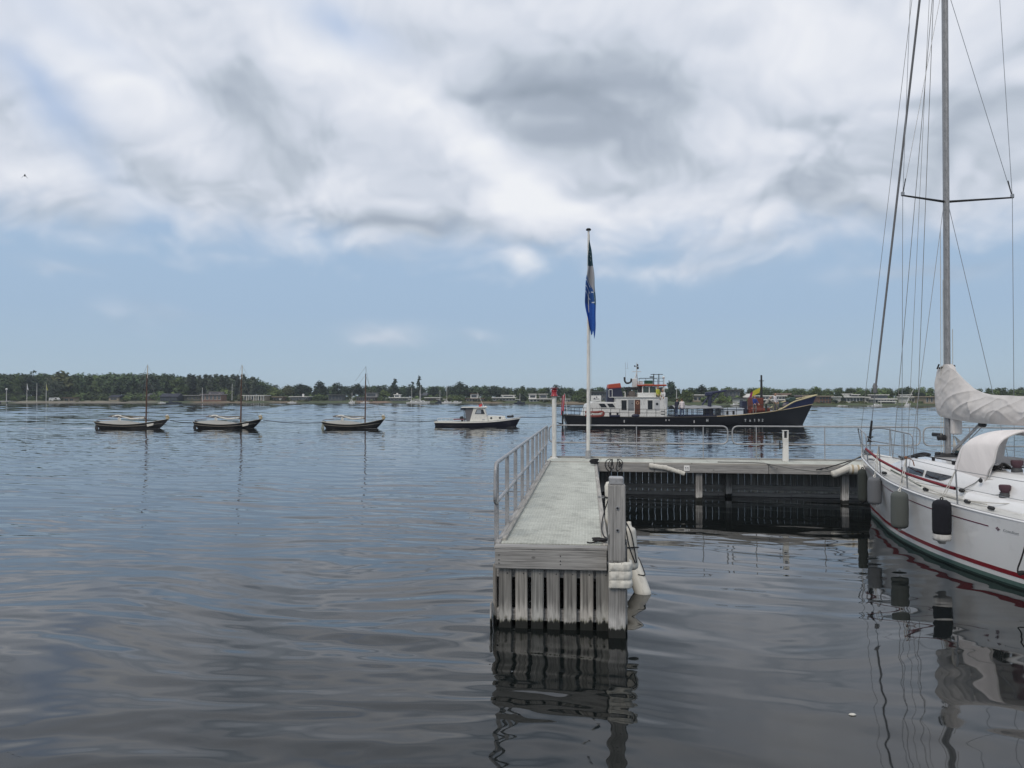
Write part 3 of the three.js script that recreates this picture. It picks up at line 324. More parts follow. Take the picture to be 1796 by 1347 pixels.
{ // berth number, torn fender strip, ropes
  const cv = document.createElement('canvas'); cv.width = 128; cv.height = 128; const c = cv.getContext('2d'); c.fillStyle = '#e8e8e6'; c.fillRect(0, 0, 128, 128); c.fillStyle = '#23262b'; c.font = 'bold 92px sans-serif'; c.textAlign = 'center'; c.textBaseline = 'middle'; c.fillText('11', 64, 68); const ct = new THREE.CanvasTexture(cv); ct.colorSpace = THREE.SRGBColorSpace; ct.magFilter = THREE.LinearFilter;
  const x = alongR(1204, 1.47), t = thing('number_sign', 'small white sign reading 11 on the cross jetty edge', 'sign', toR(x, 0.9, 1.47), TURN_R); part('plate', [beam(0.155, 0.15, 0.014, 0.003).translate(0, 0, 0.004)], M.white, t); const f = new THREE.PlaneGeometry(0.14, 0.135); f.translate(0, 0, 0.0135); part('number', f, mat([1, 1, 1], 0.5, { map: ct }), t);
  const s = thing('fender_strip', 'torn white rubbing strip hanging askew on the cross jetty edge', 'bumper', toR(alongR(1138, 1.5), 0.965, 1.485), TURN_R), sg = (n, a, b, x0, y0, rot) => part('segment', [place(grid(24, 16, (u, v) => { const q = v * Math.PI * 2, rag = (noise(u * 14, v * 3 % 3, n) - 0.5) * 0.03; return V(u * a, Math.cos(q) * (b / 2 + rag * 0.6), Math.sin(q) * 0.035 + 0.02); }), x0, y0, 0, 0, 0, rot)], M.padding, s); sg(1, 0.48, 0.13, 0, 0, -0.13); sg(2, 0.52, 0.115, 0.45, -0.06, -0.3);
  const loop = (px, w, drop, n) => { const x = alongR(px, 1.5), p = []; for (let i = 0; i <= 12; i++) { const a = i / 12 * Math.PI * 2; p.push(toR(x + Math.sin(a) * w + 0.03 * Math.sin(a * 2 + n), DECK_Y + 0.1 - drop * (0.5 - 0.5 * Math.cos(a)), 1.5 + 0.02 * Math.sin(a * 3) + (Math.cos(a) > 0.6 ? -0.08 : 0))); } return tube(p, 0.011, 6, 60, true); };
  solo('rope', [loop(1068, 0.08, 0.34, 1), loop(1072, 0.06, 0.26, 2), tube([toR(alongR(1072, 1.5), 0.86, 1.5), toR(alongR(1066, 1.5), 0.66, 1.52), toR(alongR(1063, 1.5), 0.5, 1.55)], 0.012, 6)], M.rope, 'tangled black rope slung over the cross jetty edge near the corner', 'rope');
  solo('rope', [loop(1084, 0.06, 0.3, 4), loop(1087, 0.04, 0.2, 5)], M.rope, 'black rope loop hung over the cross jetty edge, second from the corner', 'rope');
  const c0 = toF(0.62, DECK_Y + 0.02, -10.9), k = []; for (let i = 0; i <= 30; i++) k.push(V(c0.x + Math.cos(i * 0.9) * 0.1 + 0.02 * Math.sin(i * 2.1), c0.y + 0.03 + i * 0.004, c0.z + Math.sin(i * 0.9) * 0.1)); solo('rope', [tube(k, 0.016, 6, 150)], M.rope, 'small black rope heap on the deck where the two jetties meet', 'rope');
}

// ---------------------------------------------------------------- the white sailing yacht, bow pointing away; local z runs aft from the stem, x to starboard
const YACHT = [8.57, 0, -18.1], TURN_Y = 0.07;
const toY = (x, y, s) => V(YACHT[0] + x * Math.cos(TURN_Y) + s * Math.sin(TURN_Y), y, YACHT[2] - x * Math.sin(TURN_Y) + s * Math.cos(TURN_Y));
const yDeckB = curve([[0, 0.03], [0.25, 0.2], [0.6, 0.38], [1.2, 0.62], [1.85, 0.87], [3.25, 1.32], [4.3, 1.54], [5.35, 1.66], [7.45, 1.68], [10.2, 1.42]]);
const yWaterB = curve([[0, 0.012], [0.5, 0.19], [1.2, 0.46], [2.2, 0.86], [3.5, 1.24], [5, 1.5], [6.7, 1.54], [10.2, 1.15]]);
const ySheer = curve([[0, 1.47], [0.6, 1.4], [1.85, 1.29], [3.25, 1.16], [5.35, 1.06], [7.45, 1.02], [10.2, 1.04]]);
const yStem = (y) => y < 0 ? y * -0.6 : -0.35 * Math.pow(clamp(y / 1.47), 1.15);
const yHalf = (d, y) => { const w = yWaterB(d), b = yDeckB(d); return y >= 0 ? mix(w, b, Math.pow(clamp(y / ySheer(d)), 0.75)) : w * Math.sqrt(Math.max(0, 1 - (y / -0.55) ** 2)); };
const yEnd = 10;
const ySkin = (side, u, y, out = 0) => { const s0 = yStem(y), s = s0 + (yEnd - s0) * u * u * (1.6 - 0.6 * u) , d = s - s0; return V(side * (yHalf(d, y) + out), y, s - (u === 0 ? out : 0)); };
{
  const t = thing('sailing_yacht', 'white sailing yacht moored at the right with red stripes and a grey covered mainsail', 'yacht', YACHT, TURN_Y);
  const band = (lo, hi, out, nu = 60, nv = 8, u0 = 0, u1 = 1) => [-1, 1].map((sd) => grid(nu, nv, (u, v) => { const uu = mix(u0, u1, u), s0 = 0, top = typeof hi === 'function' ? hi(uu) : hi, bot = typeof lo === 'function' ? lo(uu) : lo; const p = ySkin(sd, uu, mix(bot, top, v), out); p.u = p.z; p.w = p.y; return p; }, sd > 0));
  const uD = (u) => u * u * (1.6 - 0.6 * u) * (yEnd + 0.3);
  part('hull', band(0.1, (u) => ySheer(uD(u)), 0, 70, 12), M.gel, t);
  many('boot_stripe', band((u) => 0.205 - 0.04 * u, (u) => 0.268 - 0.03 * u, 0.004, 70, 1, 0.03), M.red, t);
  many('lower_hull', band(-0.42, 0.1, 0.001, 70, 8), M.teal, t); many('antifouling', band(-0.2, 0.035, 0.006, 70, 3), M.weed, t);
  many('cove_stripe', band((u) => ySheer(uD(u)) - 0.185, (u) => ySheer(uD(u)) - 0.168, 0.004, 70, 1, 0.12, 0.742), mat([0.12, 0.006, 0.035], 0.4), t);
  part('transom', [grid(12, 8, (u, v) => { const y = mix(-0.4, ySheer(10.2), v), b = yHalf(yEnd - yStem(y), y); return V((u * 2 - 1) * b, y, yEnd); })], M.gel, t);
  // emblem and name beyond the stripe's end
  { const cv = document.createElement('canvas'); cv.width = 256; cv.height = 48; const c = cv.getContext('2d'); c.clearRect(0, 0, 256, 48); c.fillStyle = '#6d5560'; c.save(); c.translate(22, 24); c.rotate(Math.PI / 4); c.fillRect(-13, -13, 12, 12); c.fillRect(1, -13, 12, 12); c.fillRect(-13, 1, 12, 12); c.fillRect(1, 1, 12, 12); c.restore(); c.fillStyle = '#7a828a'; c.font = 'italic 30px serif'; c.fillText('Comfort', 62, 34);
    const ct = new THREE.CanvasTexture(cv); ct.colorSpace = THREE.SRGBColorSpace; ct.magFilter = THREE.LinearFilter; const g = grid(16, 2, (u, v) => { const uu = mix(0.752, 0.80, u), p = ySkin(-1, uu, ySheer(uD(uu)) - 0.225 + v * 0.085, 0.005); p.u = u; p.w = v; return p; }); part('name_lettering', [g], mat([1, 1, 1], 0.5, { map: ct, transparent: true, side: THREE.DoubleSide }), t); }
  // deck with toe rail
  part('deck', [grid(20, 60, (u, v) => { const s = -0.34 + (yEnd + 0.34) * v * v * (1.6 - 0.6 * v), d = s + 0.35, b = yDeckB(d) - 0.03, x = (u * 2 - 1) * Math.max(0.004, b); const p = V(x, ySheer(d) - 0.015 + 0.07 * (1 - (x / Math.max(b, 0.1)) ** 2) * smooth(0, 1, d), s); p.u = x; p.w = s; return p; }, true)], M.nonskid, t);
  for (const sd of [-1, 1]) { const pts = []; for (let i = 0; i <= 30; i++) { const s = -0.33 + 10.3 * (i / 30) ** 1.4, d = s + 0.35; pts.push([sd * (yDeckB(d) - 0.012), ySheer(d) + 0.008, s]); } part('gunwale', [tube(pts, 0.02, 6, 90)], M.gel, t); part('toe_rail', [tube(pts.map(([x, y, s]) => [x - sd * 0.035, y + 0.012, s]).slice(4), 0.012, 5, 80)], M.alu, t); }
  // coachroof
  const crW = curve([[1.1, 0.3], [2, 0.58], [3, 0.8], [4.4, 0.98], [5.4, 1.02], [6.4, 1.02]]), crY = curve([[1.1, 1.36], [1.6, 1.46], [2.3, 1.6], [2.9, 1.64], [4.4, 1.62], [6.4, 1.62]]);
  const roof = grid(26, 40, (u, v) => { const s = mix(1.1, 6.4, v), w = crW(s), b = ySheer(s + 0.35) + 0.0, top = crY(s), k = u * 2 - 1, a = Math.abs(k), sg = Math.sign(k); let x, y; if (a < 0.7) { x = k / 0.7 * w * 0.78; y = top - 0.05 * (a / 0.7) ** 2; } else { const q = (a - 0.7) / 0.3; x = sg * w * (0.78 + 0.22 * Math.sin(q * Math.PI / 2) * 0.6 + 0.22 * 0.4 * q); y = mix(top - 0.05, b, q * (0.55 + 0.45 * q)); } const p = V(x, y, s); p.u = x + y; p.w = s; return p; }, true);
  part('coachroof', [roof, grid(8, 2, (u, v) => V((u * 2 - 1) * crW(6.4), mix(0.9, crY(6.4) - 0.03, v), 6.4))], M.gel, t);
  const side = (sd, s, h, out = 0.006) => { const w = crW(s), b = ySheer(s + 0.35), top = crY(s) - 0.05; let best = 0.5; for (let q = 0; q <= 1; q += 0.02) if (Math.abs(mix(top, b, q * (0.55 + 0.45 * q)) - h) < 0.012) best = q; return V(sd * (w * (0.78 + 0.22 * Math.sin(best * Math.PI / 2) * 0.6 + 0.088 * best) + out), h, s); };
  for (const sd of [-1, 1]) for (const [a, b] of [[2.55, 3.28], [3.38, 4.3]]) part('cabin_window', [grid(12, 4, (u, v) => { const s = mix(a, b, u), hi = 1.425 - 0.012 * (s - 2.5), lo = hi - mix(0.125, 0.12, u) * smooth(4.42, 3.9, s); return side(sd, s, mix(lo, hi, v), 0.008); }, sd > 0)], M.glassDark, t);
  for (const sd of [-1, 1]) part('grab_rail', [tube([1.9, 2.6, 3.3, 4, 4.6].map((s, i) => [sd * crW(s) * 0.72, crY(s) + 0.02, s]), 0.012, 5, 30), ...[1.9, 2.6, 3.3, 4, 4.6].map((s) => bx(0.03, 0.06, 0.06, sd * crW(s) * 0.72, crY(s) - 0.01, s))], M.dark, t);
  part('deck_hatch', [beam(0.5, 0.05, 0.5, 0.015).translate(0, 1.53, 1.75)], M.glassDark, t);
  // pulpit, stanchions, lifelines
  const pw = (s, o = 0.05) => { const d = s + 0.35; return yDeckB(d) - o; }, py = (s) => ySheer(s + 0.35);
  for (const sd of [-1, 1]) part('pulpit', [bent([[sd * 0.08, py(-0.2), -0.22], [sd * 0.17, py(-0.2) + 0.62, -0.3], [sd * 0.3, py(0) + 0.66, 0.0], [sd * (pw(0.75) + 0.02), py(0.75) + 0.62, 0.75], [sd * pw(0.8), py(0.8), 0.82]], 0.015, 8, 0.1), cyl([sd * pw(0.3), py(0.3), 0.3], [sd * 0.36, py(0.2) + 0.65, 0.18], 0.013), cyl([sd * 0.13, py(-0.2) + 0.32, -0.26], [sd * pw(0.78, 0.03), py(0.78) + 0.32, 0.79], 0.011)], M.steel, t);
  const st = [2.25, 3.85, 5.5, 7.25, 8.9];
  for (const sd of [-1, 1]) for (const s of st) part('stanchion', [cyl([sd * pw(s), py(s), s], [sd * (pw(s) + 0.03), py(s) + 0.6, s], 0.0135, 0.012, 8), beam(0.07, 0.015, 0.09, 0.004).translate(sd * pw(s), py(s) + 0.008, s)], M.steel, t);
  const lines = (h) => [-1, 1].map((sd) => tube([[sd * pw(0.78, 0.02), py(0.78) + h, 0.79], ...st.map((s) => [sd * (pw(s) + 0.03 * h / 0.6), py(s) + h, s])], 0.005, 4, 40, false, 0.1)); many('lifeline', [...lines(0.59), ...lines(0.31)], M.steel, t);
  part('lifeline_cover', [tube([[-pw(0.8, 0.02), py(0.8) + 0.3, 0.8], [-(pw(2.25) + 0.015), py(2.25) + 0.31, 2.25], [-(pw(3.85) + 0.015), py(3.85) + 0.3, 3.85], [-(pw(5.2) + 0.015), py(5.2) + 0.28, 5.2], [-(pw(5.46) + 0.015), py(5.46) + 0.28, 5.46]], 0.026, 8, 60, false, 0.2)], M.redCloth, t);
  part('furling_line', [tube([[-pw(0.8, 0.1), py(0.8) + 0.1, 0.9], [-(pw(2.4) - 0.12), py(2.4) + 0.13, 2.4], [-(pw(4.9) - 0.16), py(4.9) + 0.06, 4.95]], 0.008, 5)], M.ropePale, t);
  part('boat_hook', [cyl([-(pw(2.2) - 0.18), py(2.2) + 0.1, 2.3], [-(pw(4) - 0.22), py(4) + 0.09, 3.95], 0.016)], mat([0.07, 0.1, 0.07], 0.5), t);
  for (const [x, s] of [[-1.28, 4.1], [-1.02, 2.3], [-1.36, 5.35], [-1.42, 6.0]]) part('fairlead', [beam(0.06, 0.06, 0.14, 0.02).translate(x, py(s) + 0.05, s)], M.dark, t);
  many('jib_sheet', [tube([[-1.38, py(5.4) + 0.07, 5.4], [-1.2, 1.14, 5.9], [-1.02, 1.2, 6.3]], 0.008, 5), tube([[-1.36, py(5.35) + 0.06, 5.3], [-1.26, py(4) + 0.05, 4.1]], 0.008, 5)], M.ropePale, t);
  many('genoa_track', [-1, 1].map((sd) => beam(0.035, 0.02, 1.6, 0.004).translate(sd * 1.28, py(4.8) + 0.03, 4.9)), M.ropePale, t);
  // mast and rigging
  const ms = 2.83, mastTop = 15.6, mz = (y) => ms + (y - 1.64) * 0.004, sec = []; for (let i = 0; i < 20; i++) { const a = i / 20 * Math.PI * 2; sec.push([Math.cos(a) * 0.074, Math.sin(a) * 0.115]); }
  const mastG = grid(20, 6, (u, v) => { const a = u * Math.PI * 2, y = mix(1.58, mastTop, v), slot = Math.abs(a - Math.PI / 2) < 0.25 ? 0.9 : 1; const p = V(Math.cos(a) * 0.048 * slot, y, mz(y) + Math.sin(a) * 0.08 * slot); p.u = u * 0.5; p.w = y; return p; }, true);
  part('mast', [mastG, cyl([0, 1.6, mz(2) + 0.08], [0, mastTop, mz(15) + 0.08], 0.009, 0.009, 6), cyl([-0.047, 1.6, mz(2) + 0.02], [-0.047, mastTop, mz(15) + 0.02], 0.005, 0.005, 6)], M.alu, t);
  part('mast_collar', [lathe([[0.24, 0], [0.24, 0.03], [0.15, 0.05], [0.13, 0.09]], 18).translate(0, 1.62, ms)], M.dark, t);
  const spY = 6.86, tip = (sd) => V(sd * 1.13, spY - 0.07, mz(spY) + 0.36);
  for (const sd of [-1, 1]) { const tp = tip(sd), o = part('spreader', [cyl([sd * 0.04, spY - 0.08, mz(spY)], tp, 0.024, 0.016, 8)], M.dark, t); part('spreader_tip', [beam(0.06, 0.09, 0.06, 0.015).translate(tp.x, tp.y + 0.03, tp.z)], M.steel, o); part('turnbuckle', [cyl(tp, [tp.x - sd * 0.07, tp.y + 0.34, tp.z - 0.02], 0.011, 0.009)], M.dark, o); }
  const wire = 0.0055, chain = (sd) => V(sd * 1.16, py(3.2) + 0.02, 3.15), sp2 = 11.2, tip2 = (sd) => V(sd * 0.9, sp2 + 0.07, mz(sp2) + 0.32);
  for (const sd of [-1, 1]) { many('cap_shroud', [cyl(chain(sd), tip(sd), wire), cyl(tip(sd), tip2(sd), wire), cyl(tip2(sd), [0, 15.2, mz(15)], wire)], M.steel, t); part('lower_shroud', [cyl(V(sd * 1.1, py(3.2), 3.22), [sd * 0.06, spY - 0.2, mz(6.8)], wire)], M.steel, t); part('diagonal_shroud', [cyl(tip(sd), [sd * 0.06, sp2 - 0.1, mz(11)], wire)], M.steel, t); part('upper_spreader', [cyl([sd * 0.06, sp2, mz(sp2)], tip2(sd), 0.022, 0.018, 6)], M.dark, t); part('shroud_turnbuckle', [cyl(chain(sd), chain(sd).lerp(tip(sd), 0.055), 0.014)], M.steel, t); }
  const fs0 = V(0, 1.62, -0.12), fs1 = V(0, 14.6, mz(14.6) - 0.12), along = (k) => fs0.clone().lerp(fs1, k); part('forestay', [cyl(along(0), along(1), 0.008)], M.steel, t); part('furled_genoa', [tube([along(0.115), along(0.2), along(0.5), along(0.98)], 0.023, 10, 40), lathe([[0.012, 0], [0.05, 0.02], [0.045, 0.12], [0.06, 0.16], [0.03, 0.24]], 10).translate(along(0.105).x, along(0.1).y, along(0.102).z)], mat([0.17, 0.175, 0.185], 0.8), t);
  part('furling_drum', [lathe([[0.02, 0], [0.085, 0.0], [0.085, 0.02], [0.04, 0.03], [0.04, 0.1], [0.085, 0.11], [0.085, 0.13], [0.02, 0.14]], 14).translate(along(0.012).x, along(0.012).y - 0.02, along(0.012).z)], M.dark, t); part('furling_extrusion', [cyl(along(0.02), along(0.05), 0.03, 0.024)], M.dark, t); part('bow_fitting', [beam(0.12, 0.1, 0.3, 0.02).translate(0, 1.52, -0.16)], M.steel, t);
  const hal = [[V(0.0, 1.5, 0.9), V(-0.02, 12.8, mz(12.8) - 0.1), 0.006], [V(0.1, 1.55, 1.6), V(0.02, 14.9, mz(14.9) - 0.12), 0.006], [V(-0.12, 2.05, -0.24), V(-0.04, 15.3, mz(15.3) - 0.15), 0.005], [V(-0.95, py(3) + 0.1, 2.95), V(-0.05, 15.2, mz(15) - 0.05), 0.004], [V(0.12, 1.66, 2.7), V(0.03, 15.3, mz(15.3) - 0.1), 0.005]]; for (const [a, b, r] of hal) part('halyard', [cyl(a, b, r)], M.ropeGrey, t);
  many('mast_line', [-0.1, -0.085, 0.09].map((x, i) => cyl([x, 1.7, ms - 0.06 + i * 0.05], [x * 0.9, 6.2 - i, mz(5) - 0.05 + i * 0.05], 0.006)), M.ropePale, t);
  many('mast_block', [beam(0.09, 0.08, 0.14, 0.02).translate(-0.12, 1.68, ms - 0.12), beam(0.06, 0.12, 0.1, 0.02).translate(0.13, 1.7, ms + 0.1)], M.dark, t); part('mast_winch', [lathe([[0.06, 0], [0.06, 0.03], [0.045, 0.06], [0.06, 0.13], [0, 0.135]], 14).rotateZ(Math.PI / 2).translate(-0.075, 2.02, ms + 0.02)], M.dark, t); part('spinnaker_ring', [beam(0.05, 0.08, 0.34, 0.02).translate(-0.02, 2.06, ms - 0.3)], M.dark, t);
  part('line_bag', [place(new RoundedBoxGeometry(0.2, 0.36, 0.12, 2, 0.04).toNonIndexed(), 0.02, 2.27, ms + 0.24)], M.canvas, t); part('boom_vang', [cyl([0.0, 1.75, ms + 0.16], [0.0, 2.36, ms + 1.0], 0.032, 0.026), cyl([0.05, 1.72, ms + 0.2], [0.05, 2.3, ms + 0.98], 0.008)], M.alu, t); part('vang_block', [beam(0.1, 0.14, 0.16, 0.03).translate(0, 2.34, ms + 1.02)], M.dark, t);
  part('rope_tail', [tube([[0.03, 1.75, ms + 0.2], [0.06, 1.78, ms + 0.5], [0.04, 1.98, ms + 0.8]], 0.025, 6)], mat([0.03, 0.06, 0.07], 0.8), t); part('coiled_line', [0, 1, 2, 3].map((i) => tube([[0.04, 2.05, ms + 0.14], [0.1 + i * 0.012, 1.9, ms + 0.17 + i * 0.02], [0.06, 1.72, ms + 0.16], [0.0, 1.88, ms + 0.18 + i * 0.02]], 0.008, 5, 20, true)), M.ropePale, t);
  part('boom', [cyl([0, 2.46, ms + 0.12], [0, 2.48, 7.2], 0.07, 0.065, 12)], M.alu, t);
  const top = curve([[2.5, 3.36], [2.83, 3.49], [2.95, 3.46], [3.15, 3.3], [3.4, 3.12], [3.75, 2.95], [4.2, 2.87], [5, 2.86], [7.2, 2.72]]), bot = curve([[2.5, 2.56], [2.7, 2.45], [3, 2.41], [3.8, 2.35], [5, 2.34], [7.2, 2.36]]), wid = curve([[2.5, 0.02], [2.56, 0.11], [2.7, 0.17], [2.95, 0.2], [3.4, 0.24], [4.5, 0.24], [7.2, 0.16]]);
  part('sail_cover', [grid(120, 200, (u, v) => { const s = 2.5 + 4.7 * Math.pow(v, 1.45), a = u * Math.PI * 2, yb = bot(s), yt = top(s), H = yt - yb, k = 0.5 - 0.5 * Math.cos(a), y = yb + H * k, neck = mix(1, 0.62, smooth(2.95, 3.35, y) * smooth(3.2, 2.9, s)), prof = Math.pow(Math.sin(Math.PI * clamp(k * 0.88 + 0.1)), 0.7) * mix(1, 0.62, k), sd = Math.sin(a) >= 0 ? 1 : -1; let w = Math.max(wid(s) * prof * neck, s < 3.1 ? 0.128 * smooth(2.5, 2.62, s) * Math.sqrt(Math.max(0, Math.sin(Math.PI * clamp(k * 0.93 + 0.02)))) * smooth(3.1, 3.02, s) : 0);
    const ph = s * 2.1 - y * 3.0 + (noise(s * 1.3, y * 1.6, 9) - 0.5) * 2.2, f1 = 1 - Math.abs(Math.sin(ph * 2.4)), ph2 = s * 1.2 + y * 4.5 + (noise(s * 2, y * 1.3, 19) - 0.5) * 3, f2 = 1 - Math.abs(Math.sin(ph2 * 1.7)), fold = (f1 ** 3 * 0.028 + f2 ** 4 * 0.02 * smooth(3.2, 3.7, s) - 0.012) * smooth(2.6, 3.1, s) + (fbm(s * 3.2 + 9, y * 4.5, 12, 3) - 0.5) * 0.06; w += fold * Math.abs(Math.sin(a)) * 1.15; const p = V(sd * Math.max(0.004, w) * (Math.abs(Math.sin(a)) < 0.02 ? 0.2 : 1), y + (fbm(s * 2.5, sd * 3, 31, 2) - 0.5) * 0.05 * k, s + (y - 2.5) * 0.0); p.u = y + sd * 5; p.w = s; return p; })], M.canvas, t);
  part('cover_lashing', [cyl([-0.1, 3.42, ms - 0.1], [0.09, 3.46, ms + 0.12], 0.02), cyl([-0.13, 3.4, ms - 0.12], [-0.1, 3.5, ms - 0.1], 0.016)], M.dark, t);
  // spray hood
  const hoodH = curve([[0, 0.03], [0.25, 0.42], [0.45, 0.6], [0.65, 0.67], [1, 0.69]]), hoodS = curve([[0, 4.15], [0.45, 4.38], [1, 5.3]]), hoodP = (tt, u) => { const a = Math.PI * tt, c = Math.cos(a), sn = Math.sin(a), w = mix(0.76, 0.9, u), H = hoodH(u), e = 0.62, x = -w * Math.sign(c) * Math.pow(Math.abs(c), e), y = H * Math.pow(sn, e), lean = y * 0.55 * (u - 0.3); return V(x, 1.59 + y - 0.05 * (x / w) ** 2 - 0.16 * (Math.abs(c) > 0.85 ? (Math.abs(c) - 0.85) / 0.15 : 0) * u, hoodS(u) - 0.16 * smooth(0.3, 0, sn) * u + lean * 0.3 + (fbm(tt * 9, u * 6, 44, 3) - 0.5) * 0.05); };
  const patch = (a, b, c, d, nu, nv) => grid(nu, nv, (u, v) => { const p = hoodP(mix(a, b, u), mix(c, d, v)); p.u = p.x; p.w = p.y + p.z; return p; }, true);
  part('sprayhood', [patch(0, 1, 0.44, 1, 60, 20), patch(0, 0.24, 0, 0.44, 16, 12), patch(0.47, 0.53, 0, 0.44, 4, 12), patch(0.76, 1, 0, 0.44, 16, 12), patch(0.24, 0.47, 0, 0.08, 12, 3), patch(0.53, 0.76, 0, 0.08, 12, 3)], mat([0.86, 0.83, 0.83], 0.9, { map: CLOTH[0], side: THREE.DoubleSide }), t); many('hood_window', [patch(0.24, 0.47, 0.08, 0.44, 12, 8), patch(0.53, 0.76, 0.08, 0.44, 12, 8)], M.pane, t);
  many('hood_frame', [tube(Array.from({ length: 25 }, (_, i) => hoodP(i / 24, 1)), 0.014, 6, 60), tube(Array.from({ length: 25 }, (_, i) => hoodP(i / 24, 0.45).add(V(0, -0.02, 0))), 0.012, 6, 60), cyl(hoodP(0.01, 0.95), [-0.86, 1.42, 5.6], 0.012), cyl(hoodP(0.2, 1), [-0.9, 1.5, 5.25], 0.01)], M.canvas, t);
  // cockpit: coamings, bulkhead, winches
  const coam = (sd) => grid(8, 20, (u, v) => { const s = mix(5.0, 9.6, v), q = [[0.98, ySheer(s + 0.35) + 0.03], [1.2, ySheer(s + 0.35) + 0.04], [1.12, 1.2], [0.86, 1.24], [0.84, 0.75]], k = u * 4, i = Math.min(3, Math.floor(k)); const x = mix(q[i][0], q[i + 1][0], k - i) , y = mix(q[i][1], q[i + 1][1], k - i); const p = V(sd * (i === 0 ? 1.2 : x), i === 0 ? mix(1.02, q[1][1], k) : y, s); p.u = x + y; p.w = s; return p; }, sd > 0);
  many('coaming', [coam(-1), coam(1)], M.gel, t); part('companionway', [beam(0.62, 0.72, 0.04, 0.01).translate(0.05, 1.3, 6.42)], M.cream, t); many('cockpit_seat', [beam(0.5, 0.06, 3, 0.02).translate(-0.6, 0.92, 8), beam(0.5, 0.06, 3, 0.02).translate(0.6, 0.92, 8)], M.nonskid, t);
  const winch = (x, y, s, k) => { const o = part('winch', [lathe([[0.085, 0], [0.085, 0.05], [0.07, 0.065], [0.075, 0.085]], 18).translate(x, y, s), bx(0.13, 0.018, 0.03, x + 0.06, y + 0.085, s)], mat([0.05, 0.052, 0.055], 0.5), t); part('winch_cover', [lathe([[0.062, 0.075], [0.06, 0.1], [0.083, 0.13], [0.088, 0.19], [0.075, 0.205], [0, 0.21]], 18).scale(k, 1, k).translate(x, y, s)], mat([0.07, 0.035, 0.045], 0.85), o); };
  winch(-1.0, 1.21, 5.75, 1); winch(-1.0, 1.225, 6.35, 1.1); winch(-0.56, 1.58, 5.45, 1.05); winch(1.0, 1.21, 5.75, 1);
  part('rope_coil', [0, 1, 2, 3, 4].map((i) => tube([[-0.8 + i * 0.02, 1.62, 5.05 + i * 0.06], [-0.66, 1.68 + 0.012 * i, 5.25], [-0.5 - i * 0.02, 1.63, 5.1 + i * 0.06], [-0.66, 1.62 + i * 0.01, 4.95]], 0.014, 6, 24, true)), M.rope, t); part('rope_clutch', [beam(0.16, 0.06, 0.12, 0.02).translate(-0.66, 1.6, 4.98)], M.dark, t); many('turning_block', [ball(0.05, -1.02, 1.2, 4.72, 1, 0.8, 1, 10), ball(0.04, -0.98, 1.42, 5.15, 0.7, 1, 1, 8)], M.dark, t); many('control_line', [tube([[-1.02, 1.22, 4.72], [-1.06, 1.2, 4.2], [-1.08, 1.2, 3.5]], 0.005, 4), tube([[-1.02, 1.22, 4.74], [-0.95, 1.35, 4.95], [-0.9, 1.46, 5.05]], 0.008, 4), tube([[-1.02, 1.2, 4.74], [-1.03, 1.18, 5.2], [-1.0, 1.25, 5.68]], 0.005, 4)], M.ropeGrey, t);
  many('mooring_cleat', [beam(0.05, 0.05, 0.22, 0.015).translate(-0.5, py(0.9) + 0.08, 0.9), beam(0.05, 0.05, 0.22, 0.015).translate(-1.5, py(7) + 0.04, 7)], M.steel, t); part('rope_heap', [0, 1, 2].map((i) => tube([[-0.1 + i * 0.1, 1.55, 1.75], [0.08 + i * 0.08, 1.6, 1.9], [0.2, 1.58 + i * 0.02, 1.7], [0.02, 1.56, 1.6]], 0.02, 6, 24, true)), M.rope, t);
  part('foredeck_post', [cyl([-0.34, 1.36, 1.9], [-0.34, 2.05, 1.88], 0.014), bx(0.16, 0.1, 0.1, -0.36, 1.38, 1.9)], M.steel, t); part('knot', [ball(0.03, -(pw(3.85) + 0.03), py(3.85) + 0.6, 3.85), tube([[-(pw(3.85) + 0.03), py(3.85) + 0.6, 3.85], [-(pw(3.85) - 0.06), py(3.85) + 0.56, 3.9], [-(pw(3.85) - 0.09), py(3.85) + 0.45, 3.92]], 0.01, 5)], mat([0.2, 0.09, 0.05], 0.9), t);
}
